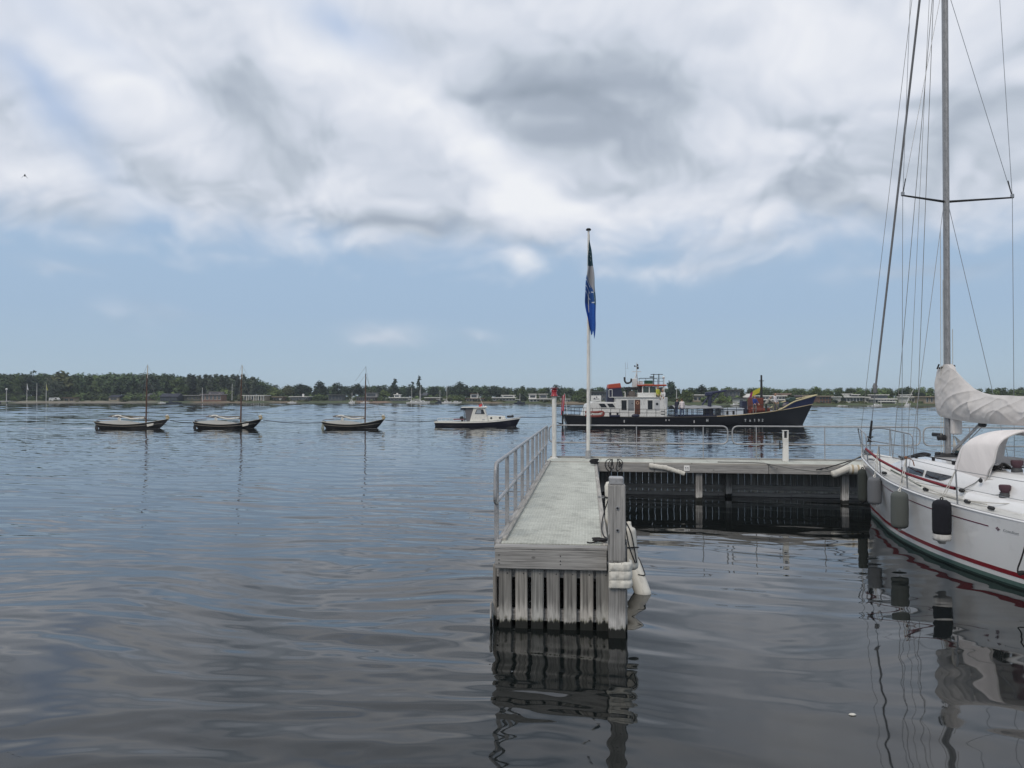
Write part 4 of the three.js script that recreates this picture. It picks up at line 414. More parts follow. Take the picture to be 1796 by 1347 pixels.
{ // its fenders, hung from the lifelines on the port side
  const hang = (px, pyTop, pyBot, depth, r, m, label, low, railS, tilt = 0) => { const a = atDepth(px, pyBot, depth), b = atDepth(px + tilt, pyTop, depth), L = b.y - a.y, t = thing('boat_fender', label, 'fender', a, 0, null); const k = r / 0.15;
    part('cover', [lathe([[0, 0], [r * 0.7, 0.004], [r * 0.93, L * 0.045], [r, L * 0.13], [r * 1.01, L * 0.5], [r, L * 0.86], [r * 0.9, L * 0.94], [r * 0.55, L], [0, L]], 24)], m, t);
    part('eye', [place(new THREE.TorusGeometry(0.022, 0.011, 6, 12).toNonIndexed(), 0, -0.02, 0), place(new THREE.TorusGeometry(0.022, 0.011, 6, 12).toNonIndexed(), 0, L + 0.02, 0)], low ?? M.white, t);
    const s = railS, d = s + 0.35, top = toY(-(yDeckB(d) - 0.02), ySheer(d) + 0.59, s).sub(a); part('lanyard', [tube([[0, L + 0.03, 0], [mix(0, top.x, 0.2), L + 0.14, top.z * 0.25], top], 0.007, 5), tube([[0.01, L + 0.03, 0], [mix(0, top.x, 0.3) + 0.03, L + 0.16, top.z * 0.25], top], 0.006, 5)], M.ropePale, t); return [t, L]; };
  const fg = (r, g, b) => mat([r, g, b], 0.92, { bumpMap: CLOTH[1], bumpScale: 0.002 });
  hang(1513, 823, 880, 17.6, 0.105, fg(0.035, 0.042, 0.038), 'dark green covered fender at the tip of the yacht bow', M.dark, -0.05);
  hang(1534, 837, 884, 15.75, 0.135, fg(0.13, 0.138, 0.15), 'grey covered fender with a white end ring, second from the yacht bow', M.white, 2.2);
  hang(1578, 862, 926, 13.9, 0.148, fg(0.088, 0.098, 0.092), 'large grey green covered fender, third from the yacht bow', M.white, 3.85);
  const [t, L] = hang(1652, 877, 938, 12.55, 0.142, fg(0.006, 0.007, 0.012), 'black covered fender with a bare white end, hanging by the red lifeline end', M.dark, 5.5);
  part('bare_end', [lathe([[0, -0.15], [0.05, -0.145], [0.075, -0.1], [0.13, -0.09], [0.142, -0.04], [0.14, 0.02]], 24)], M.paint, t);
  { const p0 = atDepth(1785, 1002, 10.75), up = atDepth(1803, 940, 10.6); solo('rope', [tube([up, up.clone().lerp(p0, 0.6), p0.clone().add(V(0, 0.03, 0)), p0.clone().add(V(0.02, -0.05, 0.01)), p0.clone().add(V(0.1, 0.0, 0.01)), p0.clone().add(V(0.2, 0.05, 0))], 0.012, 6, 40), ball(0.04, p0.x + 0.06, p0.y - 0.02, p0.z, 1.6, 0.8, 0.8)], M.rope, 'dark rope end with a knot hanging against the yacht hull at the right edge', 'rope'); }
  const a = toY(-0.12, 1.42, -0.2), b = toR(alongR(1342, 1.5), DECK_Y + 0.03, 1.42);
  solo('mooring_line', [tube([a, a.clone().lerp(b, 0.3).add(V(0, -0.3, 0)), a.clone().lerp(b, 0.62).add(V(0, -0.22, 0.1)), b, b.clone().add(V(-0.5, 0.02, -0.1)), b.clone().add(V(-1.2, 0.02, -0.25))], 0.016, 6, 60)], M.ropeGrey, 'grey mooring line sagging from the yacht bow to the cross jetty', 'rope');
  const c = toR(alongR(1450, 1.5), DECK_Y - 0.05, 1.5); solo('mooring_line', [tube([a.clone().add(V(0.02, -0.02, 0)), a.clone().lerp(c, 0.5).add(V(0, -0.02, 0)), c, c.clone().add(V(-0.3, -0.06, 0.02))], 0.014, 6, 30)], M.rope, 'dark mooring line from the yacht bow to the white dock fender', 'rope');
  const f0 = toR(alongR(1457, 1.6), 0.79, 1.6), f1 = toR(alongR(1489, 1.62), 0.98, 1.62), f = thing('boat_fender', 'white fender slanting down along the cross jetty edge left of the yacht bow', 'fender'); aim(f, f0, f1); part('body', [fender(0.1, 0.52)], M.padding, f);
  const g0 = toR(alongR(1487, 1.58), 0.94, 1.58), g1 = toR(alongR(1522, 1.58), 0.93, 1.58), g = thing('boat_fender', 'cream padded roller on the cross jetty edge behind the yacht bow', 'fender'); aim(g, g0, g1); part('body', [cyl([0, 0, 0], [0, 0.6, 0], 0.125, 0.125, 20)], M.padding, g); for (const y of [0.06, 0.2]) part('band', [cyl([0, y, 0], [0, y + 0.05, 0], 0.128, 0.128, 20)], mat([0.4, 0.33, 0.22], 0.8), g);
}

// ---------------------------------------------------------------- a boat's shell: stations along x, from stern to bow
function shell(len, half, sheer, o = {}) { // half(k), sheer(k), k = 0 stern .. 1 stem; stem(y), stern(y) shift the ends
  const { keel = -0.3, nu = 40, nv = 10, lo, hi, out = 0, stem = () => 0, stern = () => 0, power = 0.55, u0 = 0, u1 = 1, full = 0.82 } = o, point = (sd, k, y) => { const h = half(k), s = sheer(k), b = y > 0 ? mix(h * full, h, Math.pow(clamp(y / s), power)) : h * full * Math.sqrt(Math.max(0, 1 - (y / (keel * 1.4)) ** 2)); const x0 = -stern(y), x1 = len + stem(y); const p = V(mix(x0, x1, k), y, sd * (b + out)); p.u = p.x; p.w = y; return p; };
  return [-1, 1].map((sd) => grid(nu, nv, (u, v) => { const k = mix(u0, u1, u); return point(sd, k, mix(lo ? lo(k) : keel, hi ? hi(k) : sheer(k), v)); }, sd < 0));
}
function closeEnd(len, half, sheer, keel, stern, full = 0.82) { return grid(8, 6, (u, v) => { const y = mix(keel, sheer(0), v), b = half(0) * mix(full, 1, Math.pow(clamp(y / sheer(0)), 0.55)); return V(-stern(y), y, (u * 2 - 1) * b); }); }
function deckOf(len, half, sheer, stem, stern, drop = 0.03, inset = 0.02) { return grid(40, 6, (u, v) => { const y = sheer(u) - drop, p = V(mix(-stern(y), len + stem(y), u), y, (v * 2 - 1) * Math.max(0.003, half(u) - inset)); p.u = p.x; p.w = p.z; return p; }, true); }
function edge(len, half, sheer, stem, stern, r, dy = 0, u0 = 0, u1 = 1, out = 0) { return [-1, 1].map((sd) => { const p = []; for (let i = 0; i <= 30; i++) { const k = mix(u0, u1, i / 30), y = sheer(k) + dy; p.push([mix(-stern(y), len + stem(y), k), y, sd * (half(k) + out)]); } return tube(p, r, 6, 70); }); }

// ---------------------------------------------------------------- three small wooden sloops under tow
{
  const gold = mat([0.4, 0.32, 0.17], 0.5), tar = mat([0.012, 0.011, 0.012], 0.45), buff = mat([0.36, 0.33, 0.27], 0.6), oak = mat([0.11, 0.055, 0.032], 0.5), pale = mat([0.6, 0.58, 0.52], 0.6), cover = mat([0.36, 0.37, 0.36], 0.9, { map: CLOTH[0] }), sailM = mat([0.66, 0.65, 0.6], 0.9, { side: THREE.DoubleSide }), tan = mat([0.17, 0.12, 0.055], 0.7);
  const build = (label, pos, topmast) => {
    const t = thing('sloop', label, 'boat', pos, 0, null), L = 6.05, half = curve([[0, 0.5], [0.12, 0.72], [0.4, 0.98], [0.65, 0.95], [0.85, 0.62], [0.95, 0.28], [1, 0.03]]), sheer = curve([[0, 0.6], [0.15, 0.47], [0.4, 0.37], [0.6, 0.4], [0.8, 0.55], [1, 0.84]]), stem = (y) => -0.62 + 0.85 * Math.pow(clamp(y / 0.84), 0.8), stern = (y) => -0.3 + 0.5 * clamp(y / 0.6), o = { stem, stern, full: 0.8 };
    part('hull', [...shell(L, half, sheer, o), closeEnd(L, half, sheer, -0.3, stern, 0.8)], tar, t);
    many('wale', edge(L, half, sheer, stem, stern, 0.02, 0, 0, 1, 0.01), buff, t); many('rubbing_strake', edge(L, half, (k) => sheer(k) * 0.56 + 0.0, stem, stern, 0.013, 0, 0, 0.97, -0.02), buff, t);
    part('deck_cover', [grid(20, 10, (u, v) => { const k = mix(0.06, 0.7, u), z = (v * 2 - 1), y = sheer(k) - 0.02 + (0.34 * Math.sin(Math.PI * clamp(u * 0.9 + 0.1)) ) * (1 - Math.abs(z)) ; return V(k * L - 0.1, y, z * half(k) * 0.93); }, true)], cover, t); part('foredeck', [deckOf(L, half, sheer, stem, stern, 0.04)], tan, t);
    part('bow_scroll', [tube([[L + 0.05, 0.72, 0], [L + 0.2, 0.9, 0], [L + 0.12, 1.1, 0], [L - 0.04, 1.08, 0], [L - 0.02, 0.97, 0]], 0.07, 8, 24), ball(0.11, L + 0.05, 0.86, 0, 1, 1.2, 0.8, 10)], gold, t); part('scroll_head', [ball(0.1, L + 0.06, 1.12, 0, 1.1, 1, 0.8, 10)], pale, t);
    part('mast', [cyl([4.22, 0.3, 0], [4.28, 4.78, 0], 0.07, 0.05, 10)], oak, t); if (topmast) part('topmast', [cyl([4.3, 4.5, 0], [4.31, 5.68, 0], 0.04, 0.022, 8), cyl([4.36, 4.5, 0.03], [4.37, 5.6, 0.02], 0.02)], pale, t); else part('mast_cap', [ball(0.06, 4.28, 4.82, 0)], M.dark, t);
    part('boom', [cyl([0.9, 1.02, 0], [4.2, 0.86, 0], 0.04, 0.05, 8)], oak, t); part('gaff', [cyl([1.15, 1.12, 0.06], [4.15, 1.02, 0.06], 0.03, 0.035, 8)], tan, t);
    part('furled_sail', [tube([[1.25, 1.06, 0.02], [1.8, 1.12, 0.02], [2.3, 0.98, 0.03], [2.9, 0.84, 0.03], [3.5, 0.86, 0.03], [4.1, 0.92, 0.02]], 0.075, 8, 40)], sailM, t); part('hanging_clew', [grid(6, 6, (u, v) => V(1.75 + u * 0.25 - v * 0.02, 0.98 - v * 0.42, 0.05 + 0.03 * Math.sin(u * 5 + v * 3)))], sailM, t);
    part('tiller', [tube([[-0.2, 0.7, 0], [0.3, 0.78, 0], [1.0, 0.82, 0]], 0.03, 6)], oak, t); part('rudder', [extrude([[-0.42, -0.3], [-0.1, -0.3], [0.02, 0.6], [-0.16, 0.64]], 0.05, 0.01)], topmast ? tar : mat([0.3, 0.33, 0.28], 0.6), t);
    if (topmast) part('leeboard', [extrude([[4.75, 0.18], [5.25, 0.3], [5.3, 0.47], [4.7, 0.38]], 0.05, 0.01).translate(0, 0, half(0.76) + 0.04)], pale, t);
    many('rigging', [cyl([4.27, 4.7, 0], [L - 0.1, 0.95, 0], 0.012, 0.012, 4), cyl([4.27, 4.7, 0], [4.0, 0.5, 0.9], 0.012, 0.012, 4), cyl([4.27, 4.7, 0], [4.0, 0.5, -0.9], 0.012, 0.012, 4), cyl([4.27, topmast ? 5.6 : 4.75, 0], [topmast ? 2.6 : 0.9, 1.02, 0], 0.009, 0.009, 4), ...(topmast ? [cyl([4.31, 5.6, 0], [4.95, 4.6, 0], 0.008, 0.008, 4)] : [cyl([4.28, 4.75, 0], [4.28, 5.55, 0.0], 0.012, 0.01, 4), cyl([4.28, 5.5, 0], [5.3, 0.8, 0], 0.009, 0.009, 4), cyl([4.28, 5.5, 0], [3.2, 4.2, 0], 0.009, 0.009, 4)])], M.ropeGrey, t); return t;
  };
  const y = -67.75; build('last of the three towed dark wooden sloops, brown mast with pale topmast, leftmost', [-36.9, 0, y], true); build('middle one of the three towed dark wooden sloops, brown mast with pale topmast', [-28.15, 0, y], true).scale.x = 0.93; build('foremost towed sloop, with a bare dark mast, nearest the white launch', [-16.75, 0, y], false).scale.x = 0.86;
  const rope = (a, b, sag, label) => solo('tow_rope', [tube([a, at(a).lerp(at(b), 0.35).add(V(0, -sag, 0)), at(a).lerp(at(b), 0.65).add(V(0, -sag, 0)), b], 0.03, 5, 40)], M.rope, label, 'rope');
  rope([-30.5, 0.68, y], [-28.6, 0.5, y], 0.05, 'short tow rope between the leftmost and the middle sloop'); rope([-22.2, 0.72, y], [-17.0, 0.5, y], 0.12, 'tow rope between the middle sloop and the foremost sloop'); rope([-11.3, 0.72, y], [-7.0, 0.55, -71.6], 0.12, 'tow rope from the foremost sloop to the white launch'); rope([0.8, 0.85, -72.3], [5.2, 0.95, -75.2], 0.08, 'tow rope from the white launch to the stern of the dark ship');
}
{ // ---------------------------------------------------------------- the white motor launch
  const t = thing('motor_launch', 'white motor launch with a wheelhouse and navy bottom, towed behind the ship', 'boat', [-7.2, 0, -72.3], -0.02), L = 7.6, half = curve([[0, 1.0], [0.4, 1.25], [0.7, 1.1], [0.88, 0.65], [1, 0.03]]), sheer = curve([[0, 0.5], [0.4, 0.5], [0.7, 0.58], [1, 0.86]]), stem = (y) => 0.45 * clamp(y / 0.86), stern = (y) => 0.1 * clamp(y / 0.5), o = { stem, stern, full: 0.86 };
  const navy = mat([0.012, 0.012, 0.025], 0.3, { clearcoat: 0.4 }), white = mat([0.76, 0.76, 0.72], 0.3, { map: GRIME });
  const split = (k) => sheer(k) - 0.14; part('hull', [...shell(L, half, sheer, { ...o, hi: split }), closeEnd(L, half, (k) => split(k), -0.3, stern)], navy, t); part('topsides', [...shell(L, (k) => half(k) + 0.015, sheer, { ...o, lo: split }), grid(2, 2, (u, v) => V(-0.1, mix(split(0), sheer(0), v), (u * 2 - 1) * 1.01))], white, t); part('deck', [deckOf(L, half, sheer, stem, stern, 0.02, 0)], white, t); many('rubbing_strake', edge(L, half, (k) => sheer(k) - 0.13, stem, stern, 0.03, 0, 0, 1, 0.02), white, t);
  const house = (pts, w) => place(extrude(pts, w, 0.02), 0, 0, 0); part('wheelhouse', [house([[3.25, 0.45], [4.95, 0.45], [4.8, 1.05], [4.62, 1.75], [3.62, 1.75]], 1.7)], white, t); part('roof', [beam(2.42, 0.09, 1.95, 0.03).translate(3.65, 1.8, 0)], white, t);
  for (const sd of [-1, 1]) { part('side_window', [extrude([[3.72, 1.18], [4.66, 1.18], [4.5, 1.62], [3.9, 1.62]], 0.02).translate(0, 0, sd * 0.88)], mat([0.03, 0.035, 0.04], 0.2), t); part('window_pane', [extrude([[3.8, 1.23], [4.32, 1.23], [4.3, 1.57], [3.94, 1.57]], 0.02).translate(0, 0, sd * 0.886)], mat([0.3, 0.34, 0.38], 0.1), t); }
  part('cabin', [house([[4.9, 0.5], [6.65, 0.62], [6.5, 0.95], [4.85, 1.0]], 1.25)], white, t); for (const sd of [-1, 1]) for (const x of [5.25, 6.08]) part('porthole', [cyl([x, 0.78 + (x - 5) * 0.03, sd * 0.63], [x, 0.78 + (x - 5) * 0.03, sd * 0.66], 0.1, 0.1, 14)], M.dark, t);
  part('enclosure', [extrude([[2.95, 0.5], [3.3, 0.5], [3.66, 1.74], [3.0, 1.74], [2.75, 1.6]], 1.6)], mat([0.12, 0.12, 0.13], 0.5), t); part('awning', [beam(0.5, 0.16, 1.8, 0.05).translate(2.6, 1.64, 0)], mat([0.015, 0.018, 0.03], 0.9), t); for (const sd of [-1, 1]) part('awning_post', [cyl([2.75, 0.5, sd * 0.8], [2.7, 1.7, sd * 0.85], 0.03)], M.dark, t);
  part('outboard_cover', [beam(0.36, 0.28, 0.4, 0.08).translate(2.45, 0.8, 0.4), beam(0.2, 0.3, 0.2, 0.05).translate(2.5, 0.6, 0.4)], M.dark, t); part('bench', [beam(1.1, 0.1, 1.2, 0.03).translate(2.2, 0.66, 0)], mat([0.2, 0.1, 0.11], 0.8), t);
  part('stern_rail', [bent([[0.2, 0.5, 0.95], [0.2, 0.78, 0.95], [1.7, 0.78, 1.02], [1.7, 0.5, 1.02]], 0.02), ...[0.6, 1.0, 1.35].map((x) => cyl([x, 0.5, 0.97], [x, 0.78, 0.98], 0.016))], M.paint, t); part('cabin_rail', [bent([[4.9, 1.0, 0.5], [4.95, 1.14, 0.5], [6.3, 1.1, 0.4], [6.4, 0.98, 0.38]], 0.018)], M.steel, t);
  part('mast', [cyl([4.55, 1.8, 0], [3.9, 3.2, 0], 0.025, 0.015, 6)], M.paint, t); part('searchlight', [ball(0.12, 4.72, 1.82, 0.3)], M.paint, t); part('pennant', [grid(4, 3, (u, v) => V(4.35 - u * 0.3, 2.15 - v * 0.25 - u * 0.1, 0.02 * Math.sin(u * 6)))], mat([0.5, 0.06, 0.06], 0.9, { side: THREE.DoubleSide }), t);
  part('bow_gear', [beam(0.5, 0.2, 0.5, 0.07).translate(6.95, 0.92, 0), ball(0.13, 7.25, 0.95, 0.15), cyl([6.8, 0.85, -0.2], [7.3, 1.05, 0.2], 0.05)], M.dark, t); part('lettering', [bx(0.26, 0.05, 0.004, 4.55, 0.66, 0.878)], mat([0.25, 0.28, 0.33], 0.6), t);
}

// ---------------------------------------------------------------- the dark working ship; x from the stern, z towards the camera
const SHIP = [5.45, 0, -75.4], toS = (x, y, z) => V(SHIP[0] + x, SHIP[1] + y, SHIP[2] + z);
{
  const t = thing('patrol_ship', 'long dark blue working ship with a white deckhouse and red funnel top', 'ship', SHIP), L = 23.4, half = curve([[0, 1.7], [0.08, 2.3], [0.3, 2.7], [0.7, 2.6], [0.86, 1.7], [0.95, 0.75], [1, 0.06]]), sheer = curve([[0, 1.02], [0.2, 0.86], [0.45, 0.84], [0.62, 0.95], [0.78, 1.25], [0.9, 1.65], [1, 2.05]]), rail = curve([[0, 1.05], [0.845, 1.5], [0.86, 1.62], [0.9, 2.25], [0.94, 2.55], [1, 2.95]]), stem = (y) => 1.15 * clamp(y / 2.4, 0, 1.3), stern = (y) => 0.4 * clamp(y), o = { stem, stern, full: 0.9, nu: 60 };
  const black = mat([0.011, 0.012, 0.017], 0.4, { map: GRIME }), blue = mat([0.02, 0.028, 0.085], 0.4), beige = mat([0.45, 0.36, 0.22], 0.6), cream = mat([0.5, 0.44, 0.26], 0.6), white = mat([0.72, 0.73, 0.72], 0.4, { map: GRIME }), orange = mat([0.38, 0.06, 0.025], 0.5), brown = mat([0.1, 0.035, 0.018], 0.6), navy = mat([0.012, 0.015, 0.04], 0.5), grey = mat([0.22, 0.23, 0.24], 0.6);
  part('hull', [...shell(L, half, sheer, o), closeEnd(L, half, sheer, -0.3, stern, 0.9)], black, t); part('deck', [deckOf(L, half, sheer, stem, stern, 0.02, 0.02)], grey, t); many('rubbing_strake', edge(L, half, sheer, stem, stern, 0.045, 0, 0.6, 1, 0.03), beige, t); many('deck_edge', edge(L, half, sheer, stem, stern, 0.045, 0.0, 0, 0.6, 0.02), mat([0.05, 0.045, 0.04], 0.7), t);
  part('bulwark', [...shell(L, (k) => half(k) + 0.04, rail, { ...o, lo: sheer, hi: rail, u0: 0.845, nv: 6, full: 0.97 })], blue, t); many('bulwark_rail', edge(L, (k) => half(k) + 0.05, rail, stem, stern, 0.07, 0.02, 0.845, 1), cream, t);
  // aft cabin
  part('aft_cabin', [extrude([[1.5, 0.85], [5.2, 0.85], [5.2, 2.2], [2.5, 2.3], [1.9, 2.0]], 3.3, 0.04)], white, t); for (const sd of [-1, 1]) for (const x of [2.95, 3.75, 4.55]) { const w = part('cabin_window', [extrude([[x, 2.12], [x + 0.58, 2.12], [x + 0.86, 1.76], [x + 0.28, 1.76]], 0.03).translate(0, 0, sd * 1.7)], M.glassDark, t); part('frame', [tube([[x - 0.03, 2.15, sd * 1.71], [x + 0.6, 2.15, sd * 1.71], [x + 0.9, 1.73, sd * 1.71], [x + 0.26, 1.73, sd * 1.71]], 0.025, 5, 30, true, 0)], white, w); }
  part('deckhouse', [beam(5.0, 1.9, 3.6, 0.06).translate(7.1, 1.78, 0), beam(4.6, 0.07, 3.8, 0.02).translate(6.7, 2.75, 0)], white, t);
  for (const sd of [-1, 1]) { const z = sd * 1.81, win = (x, w, y, h, m, n) => { const q = part(n, [beam(w, h, 0.03, 0.01).translate(x, y, z)], m, t); if (n === 'window') part('frame', [beam(w + 0.14, 0.06, 0.06, 0.01).translate(x, y + h / 2, z), beam(w + 0.14, 0.06, 0.06, 0.01).translate(x, y - h / 2, z), beam(0.06, h, 0.06, 0.01).translate(x - w / 2 - 0.03, y, z), beam(0.06, h, 0.06, 0.01).translate(x + w / 2 + 0.03, y, z)], white, q); return q; }; win(5.42, 0.5, 1.98, 1.02, M.glassDark, 'window'); win(7.95, 0.46, 2.0, 0.96, M.glassDark, 'window'); const st = win(6.1, 0.56, 1.98, 1.05, mat([0.2, 0.215, 0.23], 0.6), 'steel_door'); part('handle', [bx(0.1, 0.08, 0.03, 6.2, 2.15, z + sd * 0.02)], M.dark, st); const d = win(6.72, 0.53, 1.8, 1.42, brown, 'wooden_door'); part('life_ring', [place(new THREE.TorusGeometry(0.13, 0.035, 8, 18).toNonIndexed(), 6.73, 2.2, z + sd * 0.03)], mat([0.5, 0.3, 0.2], 0.6), d); const e = win(8.62, 0.52, 1.98, 1.0, mat([0.5, 0.51, 0.52], 0.5), 'steel_door'); part('porthole', [cyl([8.62, 2.1, z], [8.62, 2.1, z + sd * 0.04], 0.13, 0.13, 14)], M.glassDark, e); for (const y of [1.1, 1.4]) win(9.2, 0.42, y, 0.08, M.dark, 'vent_slot'); }
  // wheelhouse
  part('wheelhouse_front', [beam(2.5, 0.5, 2.8, 0.04).translate(8.1, 2.95, 0), beam(0.08, 1.3, 2.8, 0.02).translate(9.3, 3.1, 0), beam(0.9, 1.1, 0.06, 0.02).translate(9.3, 2.2, 1.3), beam(0.9, 1.1, 0.06, 0.02).translate(9.3, 2.2, -1.3)], white, t); for (const x of [7.3, 7.95, 8.65, 9.38]) for (const sd of [-1, 1]) part('wheelhouse_post', [beam(0.1, 0.75, 0.1, 0.02).translate(x, 3.5, sd * 1.36)], white, t); for (const sd of [-1, 1]) part('wheelhouse_window', [beam(0.52, 0.58, 0.02, 0.005).translate(7.63, 3.5, sd * 1.36), beam(0.56, 0.58, 0.02, 0.005).translate(8.3, 3.5, sd * 1.36)], mat([0.05, 0.07, 0.06], 0.1), t); part('wheelhouse_back', [beam(0.06, 0.7, 2.7, 0.02).translate(7.3, 3.5, 0)], brown, t); part('wheelhouse_roof', [beam(2.75, 0.16, 3.1, 0.04).translate(8.25, 3.92, 0)], orange, t);
  many('roof_rail', [bent([[6.95, 3.95, 1.45], [6.95, 4.62, 1.45], [9.3, 4.62, 1.45], [9.3, 3.98, 1.45]], 0.022, 6), bent([[6.95, 3.95, -1.45], [6.95, 4.62, -1.45], [9.3, 4.62, -1.45], [9.3, 3.98, -1.45]], 0.022, 6), cyl([6.95, 4.3, 1.45], [9.3, 4.3, 1.45], 0.016), ...[7.6, 8.3].map((x) => cyl([x, 4, 1.45], [x, 4.62, 1.45], 0.018))], M.dark, t); part('locker', [beam(0.75, 0.36, 0.6, 0.03).translate(7.95, 4.22, 0.9)], mat([0.01, 0.09, 0.045], 0.5), t); part('locker_base', [beam(0.85, 0.1, 0.62, 0.02).translate(7.95, 4.03, 0.9)], beige, t); part('roof_box', [beam(0.42, 0.3, 0.5, 0.03).translate(7.15, 4.2, 1.0)], white, t); part('signal_frame', [cyl([8.5, 4, 0.8], [8.5, 5.05, 0.8], 0.045), cyl([9.0, 4, 0.8], [9.0, 5.05, 0.8], 0.045), cyl([8.2, 5.0, 0.8], [9.4, 5.0, 0.8], 0.03), cyl([8.1, 4.75, 0.8], [8.5, 4.75, 0.8], 0.06)], M.dark, t); part('lamp', [ball(0.12, 9.45, 4.7, 0.9), cyl([9.5, 4, 0.9], [9.5, 4.6, 0.9], 0.03)], white, t); part('side_lamp', [cyl([9.4, 3.62, 1.5], [9.75, 3.6, 1.5], 0.03)], white, t);
  // funnel, open cab, radar mast
  part('funnel', [extrude([[3.95, 2.25], [5.6, 2.25], [5.25, 3.75], [4.05, 3.65]], 1.3, 0.04)], navy, t); part('funnel_top', [extrude([[4.04, 3.66], [5.27, 3.76], [5.2, 4.12], [4.12, 4.0]], 1.36, 0.03)], orange, t); part('funnel_band', [extrude([[4.02, 3.6], [5.32, 3.68], [5.3, 3.78], [4.03, 3.68]], 1.38, 0.01)], mat([0.2, 0.02, 0.03], 0.5), t); part('funnel_hatch', [tube([[4.1, 2.75, 0.7], [4.1, 3.5, 0.7], [4.42, 3.5, 0.7], [4.42, 2.75, 0.7]], 0.03, 5, 30, true, 0)], white, t); part('vent_cowl', [tube([[5.72, 2.75, 0.5], [5.72, 3.2, 0.5], [5.55, 3.28, 0.55]], 0.06, 8)], white, t);
  part('cable_winch', [cyl([6.35, 3.1, -0.5], [6.35, 3.1, 0.9], 0.32, 0.32, 16), beam(1.2, 0.16, 1.4, 0.03).translate(6.5, 2.86, 0.1)], mat([0.1, 0.085, 0.075], 0.7), t); part('cab_canopy', [beam(1.2, 0.28, 1.6, 0.05).translate(6.4, 3.62, 0.1), cyl([5.85, 2.8, 0.8], [5.85, 3.6, 0.8], 0.04), cyl([6.95, 2.8, 0.8], [6.95, 3.6, 0.8], 0.04)], M.dark, t); part('horn', [tube([[5.7, 4.75, 0.2], [5.75, 4.35, 0.2], [5.95, 4.15, 0.2], [6.3, 4.25, 0.2], [6.4, 4.6, 0.2]], 0.09, 8, 24)], M.dark, t);
  part('radar_mast', [cyl([6.45, 3.7, 0.4], [6.95, 5.2, 0], 0.05), cyl([7.1, 3.9, -0.3], [6.95, 5.2, 0], 0.05), cyl([6.95, 5.1, 0], [6.97, 6.2, 0], 0.05, 0.03), beam(0.9, 0.06, 0.06, 0.01).translate(6.95, 5.3, 0), beam(0.5, 1.0, 0.5, 0.05).translate(6.7, 4.1, 0.3)], mat([0.55, 0.56, 0.56], 0.5), t); many('radar_lamp', [ball(0.11, 7.05, 5.65, 0.1), ball(0.1, 7.02, 5.95, 0.1), ball(0.08, 6.75, 5.85, 0.1), beam(0.3, 0.06, 0.06, 0.01).translate(7, 5.78, 0)], M.dark, t); many('aerial', [cyl([5.8, 4.3, 0.3], [5.8, 6.2, 0.3], 0.012), cyl([6.0, 5.6, 0.3], [6.0, 6.2, 0.3], 0.01), cyl([5.78, 5.6, 0.3], [6.05, 5.6, 0.3], 0.01)], M.alu, t);
  // rails round the deck
  const railPath = (k0, k1, h, sd) => { const p = []; for (let i = 0; i <= 14; i++) { const k = mix(k0, k1, i / 14); p.push([mix(-stern(1), L + stem(1), k), sheer(k) + h, sd * (half(k) - 0.04)]); } return tube(p, 0.022, 5, 40); };
  many('deck_rail', [1, -1].flatMap((sd) => [railPath(0, 0.82, 0.78, sd), railPath(0, 0.82, 0.42, sd)]), M.dark, t); { const g = cyl([0, 0, 0], [0, 0.78, 0], 0.022, 0.022, 6); for (const sd of [1, -1]) for (let i = 0; i < 24; i++) { const k = 0.005 + i * 0.0355, o2 = part('rail_post', g, M.dark, t); o2.position.set(mix(-stern(1), L + stem(1), k), sheer(k) - 0.01, sd * (half(k) - 0.04)); } }
  part('rudder_head', [beam(0.16, 1.7, 0.2, 0.03).translate(-0.42, 0.55, 0), extrude([[-1.1, 0.32], [-0.4, -0.1], [-0.35, 0.1]], 0.1, 0.02)], M.dark, t); part('stern_plate', [bx(0.05, 0.5, 0.12, -0.32, 0.4, 0.7)], white, t);
  part('raft_banner', [tube([[1.6, 1.32, 2.32], [2.6, 1.3, 2.4], [3.1, 1.35, 2.45], [3.35, 1.25, 2.46], [3.2, 0.98, 2.46], [2.4, 0.92, 2.42], [1.6, 0.98, 2.34]], 0.12, 8, 50)], mat([0.19, 0.03, 0.022], 0.7), t); part('raft_cover', [tube([[2.2, 1.2, 2.45], [2.8, 1.16, 2.5], [3.25, 1.28, 2.52]], 0.05, 6)], white, t); many('bollard', [4.0, 4.7].map((x) => lathe([[0.1, 0], [0.1, 0.3], [0.14, 0.34], [0, 0.4]], 12).translate(x, 0.9, 2.45)), M.dark, t); part('fender_roll', [beam(1.0, 0.2, 0.3, 0.06).translate(4.4, 0.95, 2.62), ball(0.2, 6.4, 0.98, 2.66, 2, 0.9, 0.8)], navy, t);
  const bn = thing('banner', 'white board with dark print standing on the ship aft cabin roof', 'sign', toS(2.3, 2.3, 1.0)); part('board', [beam(0.98, 0.52, 0.04, 0.01).translate(0.5, 0.36, 0), beam(0.04, 0.3, 0.04).translate(0.1, 0.1, 0), beam(0.04, 0.3, 0.04).translate(0.9, 0.1, 0)], white, bn); part('print', [extrude([[0.2, 0.24], [0.45, 0.24], [0.34, 0.42]], 0.01).translate(0, 0, 0.026), bx(0.4, 0.06, 0.01, 0.62, 0.28, 0.026), bx(0.12, 0.1, 0.01, 0.55, 0.46, 0.026)], navy, bn);
